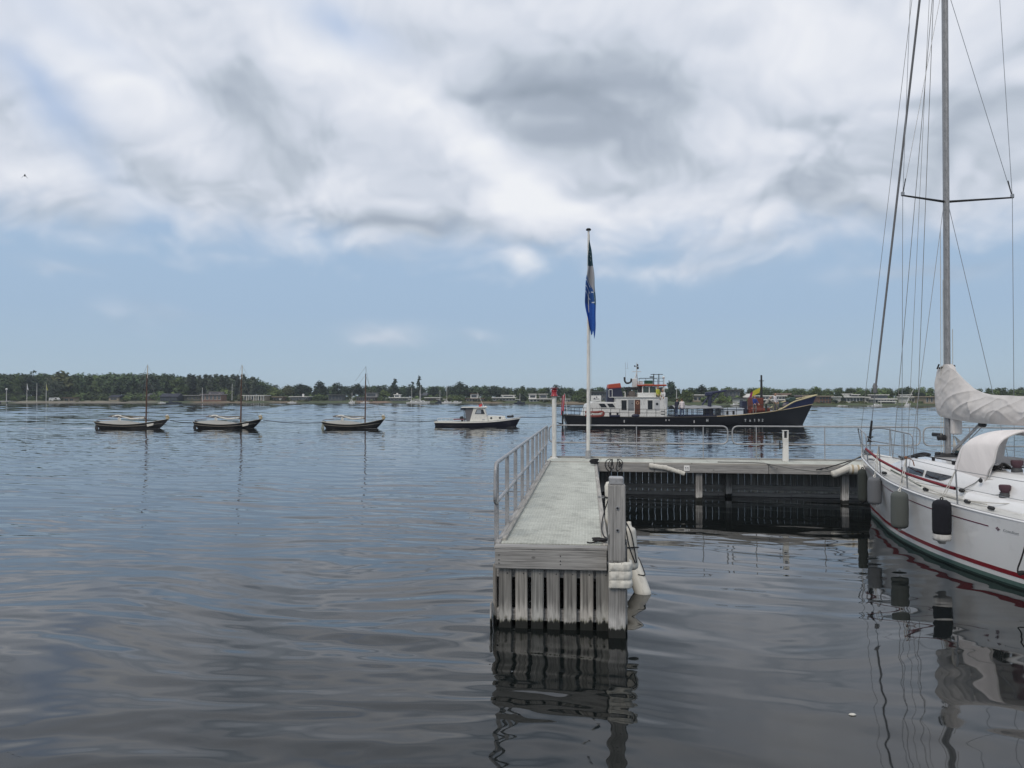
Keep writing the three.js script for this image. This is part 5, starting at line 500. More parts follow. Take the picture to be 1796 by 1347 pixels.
  // midship hatch, crane, foredeck gear
  part('hatch_cover', [grid(24, 8, (u, v) => V(mix(10.4, 15.2, u), 1.65 + 0.28 * Math.sin(Math.PI * v) + 0.03 * Math.sin(u * 30), mix(-1.5, 1.5, v)), true)], mat([0.24, 0.25, 0.26], 0.6, { side: THREE.DoubleSide }), t); many('hatch_beam', [bx(4.8, 0.06, 0.05, 12.8, 1.62, 1.5), bx(4.8, 0.06, 0.05, 12.8, 1.62, -1.5), bx(4.9, 0.1, 3.2, 12.8, 0.96, 0)], navy, t); for (let i = 0; i < 9; i++) for (const sd of [-1, 1]) part('hatch_post', [bx(0.05, 0.7, 0.05, 10.45 + i * 0.58, 1.3, sd * 1.5)], M.dark, t);
  part('hatch_coaming', [beam(2.2, 0.7, 2.4, 0.05).translate(16.1, 1.25, 0), beam(2.3, 0.08, 2.6, 0.02).translate(16.1, 1.65, 0)], mat([0.5, 0.55, 0.6], 0.5), t); for (const x of [15.6, 16.2]) part('fender_roll', [cyl([x, 1.1, 1.25], [x, 1.4, 1.25], 0.1, 0.1, 10)], M.dark, t);
  part('crane_pedestal', [beam(0.85, 0.95, 0.9, 0.05).translate(13.9, 1.25, 0.6), cyl([14.0, 1.6, 0.6], [14.1, 3.0, 0.6], 0.2, 0.16, 10)], mat([0.02, 0.025, 0.055], 0.5), t); const jib = part('crane_jib', [cyl([13.75, 3.1, 0.6], [15.7, 3.42, 0.6], 0.17, 0.09, 8), beam(0.7, 0.35, 0.4, 0.06).translate(13.95, 3.05, 0.6), cyl([13.3, 2.0, 0.6], [13.9, 2.8, 0.6], 0.08), cyl([14.1, 2.1, 0.6], [15.0, 3.2, 0.6], 0.06)], mat([0.02, 0.025, 0.065], 0.5), t); part('hook', [cyl([15.65, 3.4, 0.6], [15.65, 3.0, 0.6], 0.02), ball(0.07, 15.65, 2.95, 0.6)], M.dark, jib);
  part('tool_locker', [beam(0.5, 1.25, 0.9, 0.03).translate(17.45, 1.75, 0.3)], navy, t); part('anchor_winch', [beam(1.15, 1.3, 1.5, 0.05).translate(18.75, 2.05, 0)], mat([0.14, 0.035, 0.02], 0.7), t); part('winch_drum', [cyl([18.0, 1.5, 0.9], [19.8, 1.5, 0.9], 0.22, 0.22, 12), beam(2.0, 0.5, 1.3, 0.05).translate(18.9, 1.35, 0.2)], mat([0.2, 0.045, 0.03], 0.7), t); part('windlass', [beam(0.5, 0.9, 0.8, 0.1).translate(22.4, 2.3, 0), cyl([22.1, 2.5, -0.5], [22.1, 2.5, 0.5], 0.2, 0.2, 12), beam(0.6, 0.5, 0.4, 0.1).translate(21.2, 2.0, 0.3)], mat([0.03, 0.06, 0.05], 0.6), t); many('foredeck_clutter', [beam(0.5, 0.6, 0.5, 0.1).translate(20.6, 1.8, 0.6), ball(0.3, 21.5, 1.9, 0.4), beam(0.4, 0.2, 0.5, 0.05).translate(20.2, 1.6, 0.9), beam(0.7, 0.25, 0.5, 0.06).translate(23.0, 2.85, 0)], mat([0.12, 0.11, 0.12], 0.7), t);
  part('foremast', [cyl([19.35, 1.2, 0], [19.35, 4.5, 0], 0.14, 0.1, 10), cyl([19.35, 4.4, 0], [19.35, 4.95, 0], 0.09, 0.09, 8), beam(0.5, 0.06, 0.06, 0.01).translate(19.35, 4.38, 0)], M.dark, t);
  for (const [x, ch] of [[16.95, 'T'], [17.42, 'a'], [17.88, '1'], [18.32, '9'], [18.7, '2'], [13.25, 'H']]) { const cv = document.createElement('canvas'); cv.width = cv.height = 64; const c = cv.getContext('2d'); c.fillStyle = '#14161b'; c.fillRect(0, 0, 64, 64); c.fillStyle = '#b4b8ba'; c.font = 'bold 60px sans-serif'; c.textAlign = 'center'; c.textBaseline = 'middle'; c.fillText(ch, 32, 35); const ct = new THREE.CanvasTexture(cv); ct.colorSpace = THREE.SRGBColorSpace; ct.magFilter = THREE.LinearFilter; const k = (x + 0.35) / (L + 0.9), z = half(k) * 0.97 + 0.05, g = new THREE.PlaneGeometry(0.36, 0.36); const o2 = part('hull_lettering', g, mat([1, 1, 1], 0.6, { map: ct }), t); o2.position.set(x, 0.55, z + 0.02); o2.rotation.y = (half(k) - half(k + 0.02)) / 0.5; }
  many('draught_mark', [[5.3, 0.45], [12.0, 0.42], [9.3, 0.6], [9.6, 0.62]].map(([x, y]) => bx(0.1, 0.26, 0.02, x, y, 2.7)), mat([0.4, 0.4, 0.4], 0.7), t);
  const fl = (x, y, w, h, name, label, stripes, staff) => { const f = thing(name, label, 'flag', toS(x, y, 0)); stripes.forEach(([m, a, b], i) => part('stripe', [grid(10, 10, (u, v) => V(-w * mix(a, b, u) - v * 0.12, -h * v - (staff ? 0.25 : 0.55) * mix(a, b, u), 0.06 * Math.sin(mix(a, b, u) * 8 + v * 2)))], m, f)); if (staff) part('staff', [cyl([0.0, 0.05, 0], staff, 0.025)], M.paint, f); };
  const fm = (c) => mat(c, 0.9, { side: THREE.DoubleSide }); fl(-0.2, 3.1, 0.27, 1.9, 'ensign', 'red white and blue flag hanging limp at the ship stern', [[fm([0.45, 0.02, 0.05]), 0, 0.38], [fm([0.6, 0.6, 0.6]), 0.38, 0.6], [fm([0.36, 0.03, 0.07]), 0.6, 1]], [0.25, -2.1, 0]);
  fl(19.25, 3.75, 1.0, 0.55, 'signal_flag', 'yellow flag blowing from the foremast of the dark ship', [[fm([0.46, 0.43, 0.04]), 0, 0.75], [fm([0.25, 0.03, 0.12]), 0.75, 1]]);
}

// ---------------------------------------------------------------- the people aboard: one continuous body meshed from a skeleton of tapered limbs
function person(label, pos, turn, c, pose = {}) {
  const size = 52, mc = new MarchingCubes(size, undefined, false, false, 40000), bend = pose.bend ?? 0, sit = pose.sit ?? 0, aL = pose.left ?? 0.15, aR = pose.right ?? 0.15, legs = pose.legs ?? 0.06;
  const hip = V(0, 0.92 - sit * 0.4, 0), up = V(0, Math.cos(bend), Math.sin(bend)), sh = hip.clone().addScaledVector(up, 0.5), neck = hip.clone().addScaledVector(up, 0.58), head = hip.clone().addScaledVector(up, 0.73).add(V(0, 0, 0.02)), B = [];
  const cap = (a, b, r1, r2, k) => B.push([a, b, r1, r2, k]);
  cap(hip.clone().add(V(0, 0.02, 0)), hip.clone().addScaledVector(up, 0.26), 0.145, 0.13, 1); cap(hip.clone().addScaledVector(up, 0.26), sh.clone().addScaledVector(up, -0.08), 0.13, 0.15, 1); cap(sh.clone().add(V(-0.13, 0, 0)), sh.clone().add(V(0.13, 0, 0)), 0.075, 0.075, 1); cap(neck.clone().addScaledVector(up, -0.06), neck.clone().addScaledVector(up, 0.05), 0.055, 0.05, 0); cap(head, head.clone().add(V(0, 0.07, 0.0)), 0.088, 0.092, 0); cap(head.clone().add(V(0, 0, 0.085)), head.clone().add(V(0, -0.015, 0.1)), 0.016, 0.018, 0); for (const s of [-1, 1]) cap(head.clone().add(V(s * 0.088, 0.02, 0)), head.clone().add(V(s * 0.092, 0.045, 0)), 0.018, 0.016, 0);
  for (const [s, a] of [[-1, aL], [1, aR]]) { const S = sh.clone().add(V(s * 0.18, -0.01, 0)), E = S.clone().add(V(s * 0.06, -0.28 * Math.cos(a), 0.28 * Math.sin(a))), f = a + 0.35, W = E.clone().add(V(-s * 0.02, -0.25 * Math.cos(f), 0.25 * Math.sin(f))); cap(S, E, 0.055, 0.043, 1); cap(E, W, 0.042, 0.03, pose.bare ? 0 : 1); const H = W.clone().add(V(0, -0.09 * Math.cos(f), 0.09 * Math.sin(f))); cap(W, H, 0.034, 0.03, 0); for (let i = 0; i < 4; i++) cap(H.clone().add(V(0, 0, (i - 1.5) * 0.018)), H.clone().add(V(-s * 0.01, -0.075 + Math.abs(i - 1.5) * 0.01, (i - 1.5) * 0.022 + 0.02)), 0.01, 0.009, 0); cap(W.clone().add(V(0, -0.03, 0.02)), W.clone().add(V(0, -0.075, 0.06)), 0.012, 0.01, 0);
    const K = hip.clone().add(V(s * 0.1, -0.43 + sit * 0.35, s * legs + sit * 0.4)), A = V(K.x + s * 0.01, 0.09, K.z - s * legs * 0.3 - 0.03); cap(hip.clone().add(V(s * 0.085, -0.02, 0)), K, 0.088, 0.06, 2); cap(K, A, 0.058, 0.042, pose.shorts ? 0 : 2); cap(A.clone().add(V(0, -0.035, -0.03)), A.clone().add(V(0, -0.055, 0.13)), 0.04, 0.032, 3); }
  const d = (p, [a, b, r1, r2]) => { const ab = b.clone().sub(a), t = clamp(p.clone().sub(a).dot(ab) / Math.max(1e-6, ab.lengthSq())); return p.distanceTo(a.clone().addScaledVector(ab, t)) - mix(r1, r2, t); };
  const S = 1.0, p = V(0, 0, 0), K = 38, fieldAt = (q) => { let s = 0; for (const b of B) { const e = d(q, b); if (e < 0.3) s += Math.exp(-e * K); } return s > 0 ? -Math.log(s) / K : 0.3; };
  mc.reset(); mc.isolation = 0; const hs = size / 2; for (let z = 0; z < size; z++) for (let y = 0; y < size; y++) for (let x = 0; x < size; x++) { const X = (x - hs) / hs; if (Math.abs(X) > 0.48) { mc.field[x + y * size + z * size * size] = -0.3; continue; } p.set(X * S, (y - hs) / hs * S + 0.93, (z - hs) / hs * S); mc.field[x + y * size + z * size * size] = Math.abs(p.z) > 0.75 ? -0.3 : -fieldAt(p); }
  mc.update(); const n = mc.count, P = mc.positionArray.slice(0, n * 3), N = mc.normalArray.slice(0, n * 3), C = new Float32Array(n * 3), cols = [c.skin ?? [0.36, 0.22, 0.15], c.top, c.legs, [0.03, 0.03, 0.03]];
  for (let i = 0; i < n; i++) { P[i * 3] *= S; P[i * 3 + 1] = P[i * 3 + 1] * S + 0.93; P[i * 3 + 2] *= S; p.set(P[i * 3], P[i * 3 + 1], P[i * 3 + 2]); let best = 9, k = 1; for (const b of B) { const e = d(p, b); if (e < best) { best = e; k = b[4]; } } for (let j = 0; j < 3; j++) C[i * 3 + j] = cols[k][j]; }
  const g = new THREE.BufferGeometry(); g.setAttribute('position', new THREE.BufferAttribute(P, 3)); g.setAttribute('color', new THREE.BufferAttribute(C, 3)); const w = mergeVertices(g, 1e-4); w.computeVertexNormals();
  const t = thing('person', label, 'person', pos, turn); part('body', w, mat([1, 1, 1], 0.85, { vertexColors: true }), t); part('hair', [place(new THREE.SphereGeometry(0.104, 14, 8, 0, 6.3, 0, 1.75).rotateX(-0.45).toNonIndexed(), head.x, head.y + 0.055, head.z - 0.012)], mat(c.hair ?? [0.05, 0.035, 0.025], 0.9), t); for (const s of [-1, 1]) part('eye', [ball(0.012, head.x + s * 0.034, head.y + 0.035, head.z + 0.083)], M.dark, t); part('mouth', [bx(0.04, 0.008, 0.01, head.x, head.y - 0.045, head.z + 0.085)], mat([0.25, 0.08, 0.07], 0.7), t);
}
{
  const dk = 0.84;
  person('person in a white top at the ship rail, seen from behind', toS(10.95, dk, 2.25), Math.PI, { top: [0.66, 0.6, 0.6], legs: [0.03, 0.05, 0.12] }, { bend: 0.1 });
  person('person in dark clothes beside the one in white at the ship rail', toS(10.45, dk, 2.05), 2.4, { top: [0.02, 0.022, 0.04], legs: [0.03, 0.05, 0.1] }, { bend: 0.2, left: 0.6 });
  person('person in a yellow top standing in the ship wheelhouse doorway', toS(8.75, 2.02, 1.55), 0.4, { top: [0.4, 0.42, 0.05], legs: [0.02, 0.02, 0.03] }, { left: 0.5 });
  person('person in white leaning at the front of the wheelhouse', toS(9.3, 1.75, 1.62), -0.6, { top: [0.65, 0.65, 0.65], legs: [0.2, 0.03, 0.03] }, { bend: 0.25, right: 0.6 });
  person('person in a blue jacket and light trousers on the ship foredeck', toS(18.0, 1.12, 2.1), 0.3, { top: [0.015, 0.04, 0.2], legs: [0.24, 0.22, 0.2] }, { left: 0.5, right: 0.5 });
  person('person in a grey top bent over beside the red winch', toS(19.3, 1.2, 1.5), 1.4, { top: [0.3, 0.29, 0.26], legs: [0.04, 0.05, 0.04], hair: [0.35, 0.33, 0.3] }, { bend: 0.6, left: 0.9, right: 0.8 });
  person('person in a pale jacket and camouflage trousers near the bow', toS(20.15, 1.35, 1.6), 0.7, { top: [0.6, 0.58, 0.6], legs: [0.2, 0.2, 0.13] }, { legs: 0.14 });
}
{ // a bird far up on the left
  const p = atDepth(43.5, 308, 34), t = thing('bird', 'small dark bird flying high at the left', 'bird', p, 0.6), m = mat([0.06, 0.065, 0.07], 0.9, { side: THREE.DoubleSide }); part('body', [ball(0.035, 0, 0, 0, 0.9, 0.9, 2.4, 10), ball(0.025, 0, 0.02, 0.1), cyl([0, 0.015, 0.115], [0, 0.005, 0.15], 0.007, 0.001, 5), extrude([[-0.02, 0], [0.02, 0], [0.035, 0.09], [-0.035, 0.09]], 0.006).rotateX(-Math.PI / 2).translate(0, 0, -0.06)], m, t);
  for (const s of [-1, 1]) part('wing', [grid(6, 4, (u, v) => V(s * (0.02 + u * 0.11), 0.01 - u * 0.11 - u * u * 0.03, (v - 0.5) * 0.1 * (1 - u * u * 0.7) - u * 0.03))], m, t);
}

// ---------------------------------------------------------------- houses across the water
const WALLS = { white: mat([0.68, 0.68, 0.66], 0.7, { map: GRIME }), brown: mat([0.13, 0.085, 0.06], 0.8, { map: GRIME }), brick: mat([0.2, 0.115, 0.085], 0.85, { map: GRIME }), slate: mat([0.085, 0.09, 0.1], 0.7, { map: GRIME }), navy: mat([0.012, 0.015, 0.03], 0.7), grey: mat([0.27, 0.27, 0.27], 0.7, { map: GRIME }), tan: mat([0.32, 0.27, 0.2], 0.8, { map: GRIME }), lilac: mat([0.3, 0.28, 0.3], 0.7, { map: GRIME }), green: mat([0.09, 0.1, 0.075], 0.8) };
const houseGlass = mat([0.05, 0.06, 0.07], 0.12);
function house(label, px0, px1, yTop, back, o = {}) {
  const mid = (px0 + px1) / 2, Z = shoreDepth(mid) + back, x0 = (px0 - CX) / FOCAL * Z, x1 = (px1 - CX) / FOCAL * Z, w = x1 - x0, base = groundAt(back) - 0.1, top = EYE + (HORIZON - yTop) / FOCAL * Z, H = top - base, D = o.deep ?? 6, t = thing(o.name ?? 'house', label, o.cat ?? 'house', [(x0 + x1) / 2, base, -Z - D / 2], o.turn ?? 0), wall = WALLS[o.wall ?? 'white'], roofM = WALLS[o.roof ?? 'white'], z = D / 2, rise = o.gable ? H * 0.38 : 0.28, wh = H - rise;
  part('wall', [beam(w, wh, D, 0.03).translate(0, wh / 2, 0)], wall, t);
  let rf; if (o.gable === 'front') rf = part('roof', [extrude([[-w / 2 - 0.3, wh - 0.1], [w / 2 + 0.3, wh - 0.1], [0, H]], D + 0.6)], roofM, t); else if (o.gable) rf = part('roof', [extrude([[-D / 2 - 0.4, wh - 0.1], [D / 2 + 0.4, wh - 0.1], [0, H]], w + 0.6).rotateY(Math.PI / 2)], roofM, t); else rf = part('roof', [beam(w + 0.9, rise, D + 1.1, 0.04).translate(0, H - rise / 2, 0.2)], roofM, t);
  if (o.chimney !== undefined) part('chimney', [beam(0.7, o.chimneyH ?? 1.6, 0.7, 0.03).translate(o.chimney * w, H + (o.chimneyH ?? 1.6) / 2 - 0.05, 0)], WALLS[o.chimneyM ?? 'white'], rf);
  const n = o.windows ?? Math.max(2, Math.round(w / 2.6)), sill = o.storeys === 2 ? [0.16, 0.62] : [0.28], hh = o.storeys === 2 ? wh * 0.27 : wh * (o.tall ?? 0.48);
  for (const s of sill) for (let i = 0; i < n; i++) { const ww = w / n * (o.fill ?? 0.62), x = -w / 2 + w * (i + 0.5) / n, y = wh * s + hh / 2; const f = part('window', [beam(ww + 0.16, hh + 0.16, 0.08, 0.01).translate(x, y, z)], WALLS[o.frame ?? 'white'], t); part('pane', [beam(ww, hh, 0.04, 0.01).translate(x, y, z + 0.04)], houseGlass, f); if (ww > 1) part('mullion', [bx(0.07, hh, 0.05, x, y, z + 0.05)], WALLS[o.frame ?? 'white'], f); }
  if (o.door !== undefined) part('door', [beam(0.95, Math.min(2, wh * 0.8), 0.1, 0.02).translate(o.door * w, Math.min(2, wh * 0.8) / 2, z + 0.02)], WALLS[o.doorM ?? 'slate'], t);
  if (o.columns) for (let i = 0; i < o.columns; i++) part('column', [beam(0.25, wh, 0.25, 0.02).translate(-w / 2 + w * (i + 0.5) / o.columns, wh / 2, z + 0.75)], WALLS.white, t);
  if (o.terrace) part('terrace', [beam(w * o.terrace, 0.3, 2.2, 0.03).translate(o.terraceX ?? 0, wh * 0.52, z + 0.9), beam(0.2, wh * 0.5, 0.2).translate(-w * o.terrace / 2 + 0.2 + (o.terraceX ?? 0), wh * 0.25, z + 1.8), beam(0.2, wh * 0.5, 0.2).translate(w * o.terrace / 2 - 0.2 + (o.terraceX ?? 0), wh * 0.25, z + 1.8)], WALLS.white, t);
  for (const [a, b, h, m, dz] of o.upper ?? []) { const uw = (b - a) / FOCAL * Z, ux = ((a + b) / 2 - CX) / FOCAL * Z - (x0 + x1) / 2, uh = EYE + (HORIZON - h) / FOCAL * Z - top; const s = part('upper_storey', [beam(uw, uh, D * 0.7, 0.03).translate(ux, H + uh / 2 - 0.02, dz ?? -0.6)], WALLS[m ?? 'white'], t); part('pane', [beam(uw * 0.7, uh * 0.5, 0.04, 0.01).translate(ux, H + uh * 0.45, (dz ?? -0.6) + D * 0.35 + 0.02)], houseGlass, s); part('slab', [beam(uw + 0.7, 0.2, D * 0.7 + 0.8, 0.03).translate(ux, H + uh, dz ?? -0.6)], WALLS[o.roof ?? 'white'], s); }
  return t;
}
house('small tan brown hut on the sandy bank at the far left', 112, 130, 697, 8, { wall: 'tan', roof: 'brown', windows: 2, deep: 4, name: 'hut', cat: 'hut', frame: 'brown' });
house('shed with a dark navy roof under the trees left of the first sloop mast', 191, 208, 692.5, 12, { wall: 'tan', roof: 'navy', gable: 'side', windows: 1, frame: 'tan', name: 'shed', cat: 'shed' });
house('dim grey roofed house right behind the leftmost sloop mast', 256, 272, 690, 14, { wall: 'brown', roof: 'slate', gable: 'side', frame: 'brown' });
house('dark navy pavilion with boats moored before it', 281, 311, 690, 6, { wall: 'navy', roof: 'navy', gable: 'side', frame: 'slate', windows: 5, name: 'pavilion', cat: 'building' });
house('long low house with a pale green flat roof left of the pinkish house', 322, 352, 693, 10, { wall: 'green', roof: 'grey', windows: 4, frame: 'tan' });
house('pinkish brick house with a lilac upper roof left of the middle sloop mast', 353, 388, 691, 6, { wall: 'brick', roof: 'lilac', windows: 5, tall: 0.6, upper: [[364, 384, 687.6, 'lilac']] });
house('white roofed bungalow with white columns right of the middle sloop mast', 427, 465, 693, 7, { wall: 'tan', roof: 'white', columns: 9, windows: 6, tall: 0.62 });
house('dark brown house with a small pale roof right of the white columned bungalow', 479, 495, 695.5, 8, { wall: 'brown', roof: 'tan', windows: 3, frame: 'grey', door: 0.3, doorM: 'white' });
house('grey house with a long white roof and a white chimney beside a motor boat', 509, 540, 695.3, 8, { wall: 'slate', roof: 'white', chimney: 0.13, chimneyH: 1.1, windows: 4, fill: 0.7 });
house('dark slate blue house above a sandy beach, left of the foremost sloop', 576, 600, 692, 9, { wall: 'slate', roof: 'slate', windows: 4, fill: 0.55, frame: 'slate', tall: 0.55 });
house('dark two tier house with a pale window band behind the foremost sloop mast', 625, 657, 696.5, 8, { wall: 'brown', roof: 'slate', windows: 9, fill: 0.7, frame: 'lilac', tall: 0.55, upper: [[638, 660, 688.5, 'grey', -1.5]] });
house('white winged roof house with a white chimney right of the foremost sloop', 684, 718, 697, 9, { wall: 'slate', roof: 'white', windows: 5, chimney: -0.18, chimneyH: 1.9, upper: [[690, 700, 692, 'white', -1]] });
house('slate roofed house standing behind the cluster of moored yacht masts', 727, 748, 688.5, 26, { wall: 'slate', roof: 'slate', gable: 'side', windows: 4, frame: 'slate' });
house('dark house with a white roof slab between two groups of moored masts', 746, 771, 697, 8, { wall: 'brown', roof: 'white', windows: 5, frame: 'brown' });
house('brown house with a white glazed upper room behind the launch', 818, 848, 698.5, 5, { wall: 'tan', roof: 'brown', windows: 6, tall: 0.6, upper: [[825, 838, 690.5, 'white', 1]] });
house('grey house with a long pale roof line right of the launch wheelhouse', 864, 904, 697, 9, { wall: 'grey', roof: 'white', windows: 7, upper: [[880, 903, 693.2, 'white', -2]] });
house('two storey white house with glazed upper rooms left of the red lantern', 929, 966, 699, 7, { wall: 'white', roof: 'white', windows: 6, fill: 0.72, tall: 0.6, upper: [[928, 941, 691.2, 'white', -0.5], [946, 960, 691.2, 'grey', -0.5]] });
house('small white house right of the red lantern post', 984, 1000, 698, 8, { wall: 'white', roof: 'green', windows: 3, gable: 'side' });
house('large slate house behind the flagpole and the ship stern', 1036, 1067, 687, 14, { wall: 'slate', roof: 'slate', windows: 6, frame: 'grey', storeys: 2 });
house('pale flat roofed house behind the middle of the ship', 1216, 1246, 692, 12, { wall: 'tan', roof: 'white', windows: 4, fill: 0.7 });
house('tall dark house with a small white box behind the ship crane', 1279, 1298, 683.5, 16, { wall: 'slate', roof: 'slate', windows: 3, storeys: 2, frame: 'grey' });
house('white cube house with one dark opening right of the ship crane', 1293, 1308, 698, 5, { wall: 'white', roof: 'slate', windows: 1, fill: 0.34, deep: 5 });
house('white steep gabled house behind the ship tool locker', 1313, 1326, 690.5, 12, { wall: 'white', roof: 'white', gable: 'front', windows: 2 });
house('glass fronted house with white floor slabs behind the ship foremast', 1331, 1377, 693.5, 6, { wall: 'slate', roof: 'white', windows: 8, storeys: 2, fill: 0.8, terrace: 0.95 });
house('brown brick house rising behind the glass fronted house', 1364, 1392, 689.5, 22, { wall: 'brick', roof: 'brown', windows: 4, storeys: 2, gable: 'side' });
house('beige flat roofed cabin above the yellow bulwark rail of the ship', 1414, 1424, 693, 8, { wall: 'tan', roof: 'tan', windows: 2, deep: 4 });
house('brown brick house with a pale roof just right of the ship bow', 1437, 1458, 694, 4, { wall: 'brick', roof: 'tan', windows: 4, storeys: 2, fill: 0.5, frame: 'brown' });
house('modern white house with a tall white slab right of the brick house', 1474, 1513, 695.5, 10, { wall: 'white', roof: 'white', windows: 7, fill: 0.8, tall: 0.6, upper: [[1488, 1491.5, 691, 'white', 1.5], [1495, 1510, 692, 'grey', -0.5]] });
house('small white box house left of the yacht forestay', 1518, 1523, 696, 10, { wall: 'white', roof: 'white', windows: 1, deep: 4 });
house('wide terraced modern house directly behind the yacht forestay', 1535, 1570, 699, 7, { wall: 'grey', roof: 'white', windows: 7, fill: 0.8, tall: 0.6, terrace: 0.8, upper: [[1541, 1562, 692.5, 'slate', -0.8]] });
house('small white house with a dark side between the yacht shrouds', 1594, 1608, 695.5, 8, { wall: 'white', roof: 'white', windows: 3, upper: [[1594, 1600, 692.5, 'white', 0]] });
house('pale panelled box house at the water left of the grey sail cover', 1622, 1646, 695, 3, { wall: 'tan', roof: 'tan', windows: 3, fill: 0.34, tall: 0.7 });
house('long low white house beyond the yacht boom at the right edge', 1700, 1760, 694, 9, { wall: 'white', roof: 'slate', windows: 8 });

// ---------------------------------------------------------------- trees: a tapered trunk with limbs, a crown of many leaf clumps
const BARK = mat([0.06, 0.05, 0.04], 0.95);
const leafMat = (c) => mat(c, 0.95, { vertexColors: true, side: THREE.DoubleSide });
const LEAF = { dark: leafMat([0.064, 0.1, 0.044]), deep: leafMat([0.038, 0.061, 0.038]), mid: leafMat([0.098, 0.14, 0.05]), light: leafMat([0.14, 0.185, 0.055]), grey: leafMat([0.085, 0.108, 0.07]), olive: leafMat([0.1, 0.11, 0.045]) };
function treeShape(kind, seed) {                       // unit height; returns [trunk, crown]
  const r = rng(seed), lumps = [], Q = (x, y, z, s, h = 1) => lumps.push([x, y, z, s, h]);
  if (kind === 'round') { Q(0, 0.6, 0, 0.27); for (let i = 0; i < 9; i++) { const a = r() * 6.28, d = 0.12 + r() * 0.18; Q(Math.cos(a) * d, 0.42 + r() * 0.42, Math.sin(a) * d, 0.13 + r() * 0.09); } Q(0.02, 0.84, 0, 0.15); }
  if (kind === 'broad') { for (let i = 0; i < 12; i++) { const a = r() * 6.28, d = r() * 0.34; Q(Math.cos(a) * d, 0.42 + r() * 0.4 - d * 0.35, Math.sin(a) * d, 0.16 + r() * 0.1); } Q(0, 0.82, 0, 0.17); }
  if (kind === 'ragged') { for (let i = 0; i < 14; i++) { const a = r() * 6.28, y = 0.2 + r() * 0.62, w = 0.27 * Math.pow(1 - (y - 0.15) / 0.85, 0.6), d = w * (0.3 + r() * 0.6); Q(Math.cos(a) * d, y, Math.sin(a) * d, 0.1 + w * 0.25, 0.9); } Q(0.02, 0.4, 0, 0.2); Q(0.03, 0.9, 0, 0.085, 1.1); Q(-0.09, 0.8, 0.03, 0.085); }
  if (kind === 'poplar') { for (let i = 0; i < 9; i++) Q((r() - 0.5) * 0.05, 0.16 + i * 0.095, (r() - 0.5) * 0.05, 0.1 - Math.abs(i - 3.5) * 0.008, 1.25); }
  if (kind === 'conifer') { for (let i = 0; i < 9; i++) { const y = 0.2 + i * 0.09, w = 0.2 * (1 - i / 10); for (let j = 0; j < 3; j++) { const a = r() * 6.28; Q(Math.cos(a) * w * 0.7, y, Math.sin(a) * w * 0.7, 0.055 + w * 0.3, 0.6); } } Q(0, 0.97, 0, 0.03, 1.4); }
  if (kind === 'bush') { for (let i = 0; i < 8; i++) { const a = r() * 6.28, d = r() * 0.5; Q(Math.cos(a) * d, 0.3 + r() * 0.4 - d * 0.2, Math.sin(a) * d, 0.25 + r() * 0.12); } }
  const P = [], N = [], C = [], size = { poplar: 0.05, conifer: 0.05, ragged: 0.055, bush: 0.15 }[kind] ?? 0.06, count = { bush: 420, poplar: 520, conifer: 620, ragged: 620 }[kind] ?? 900, tot = lumps.reduce((a, l) => a + l[3] ** 2, 0);
  for (const [lx, ly, lz, s, h] of lumps) { const n = Math.round(count * s * s / tot), tone = 0.75 + r() * 0.5; for (let i = 0; i < n; i++) { const d = V(r() * 2 - 1, r() * 2 - 1, r() * 2 - 1); if (d.lengthSq() > 1 || d.lengthSq() < 1e-3) { i--; continue; } const rad = Math.pow(r(), 0.4), u = d.normalize(), c = V(lx + u.x * s * rad, ly + u.y * s * h * rad, lz + u.z * s * rad), nn = u.clone().multiplyScalar(0.75).add(V((r() - 0.5), 0.35 + (r() - 0.5), (r() - 0.5))).normalize(), a = V(r() - 0.5, r() - 0.5, r() - 0.5).cross(nn).normalize(), b = nn.clone().cross(a), q = size * (0.6 + r() * 0.8), v = tone * (0.75 + r() * 0.5);
    for (let k = 0; k < 5; k++) { const f = k / 5 * 6.283, rr = q * (0.45 + r() * 0.4); const e = (g) => c.clone().addScaledVector(a, Math.cos(g) * rr).addScaledVector(b, Math.sin(g) * rr * 0.8); if (k < 3) { const p3 = [c.clone().addScaledVector(a, Math.cos(f) * rr).addScaledVector(b, Math.sin(f) * rr), e(f + 2.0 + r()), e(f + 4.0 + r())]; for (const p of p3) { P.push(p.x, p.y, p.z); N.push(nn.x, nn.y, nn.z); C.push(v, v * (0.96 + r() * 0.08), v); } } } } }
  const g = new THREE.BufferGeometry(); g.setAttribute('position', new THREE.Float32BufferAttribute(P, 3)); g.setAttribute('normal', new THREE.Float32BufferAttribute(N, 3)); g.setAttribute('color', new THREE.Float32BufferAttribute(C, 3));
  const tr = [cyl([0, -0.03, 0], [0, kind === 'bush' ? 0.3 : 0.55, 0], 0.022, 0.012, 7)]; for (let i = 0; i < 5; i++) { const l = lumps[i % lumps.length], y = 0.22 + i * 0.06; tr.push(cyl([0, y, 0], [l[0] * 0.8, Math.max(y + 0.08, l[1]), l[2] * 0.8], 0.01, 0.004, 5)); }
  return [merged(tr), g];
}
const SHAPES = {}; for (const k of ['round', 'broad', 'ragged', 'poplar', 'conifer', 'bush']) SHAPES[k] = [1, 2, 3].map((i) => treeShape(k, i * 31 + k.length));
const natural = { round: 0.72, broad: 0.95, ragged: 0.6, poplar: 0.2, conifer: 0.5, bush: 1.35 };
let treeCount = 0;
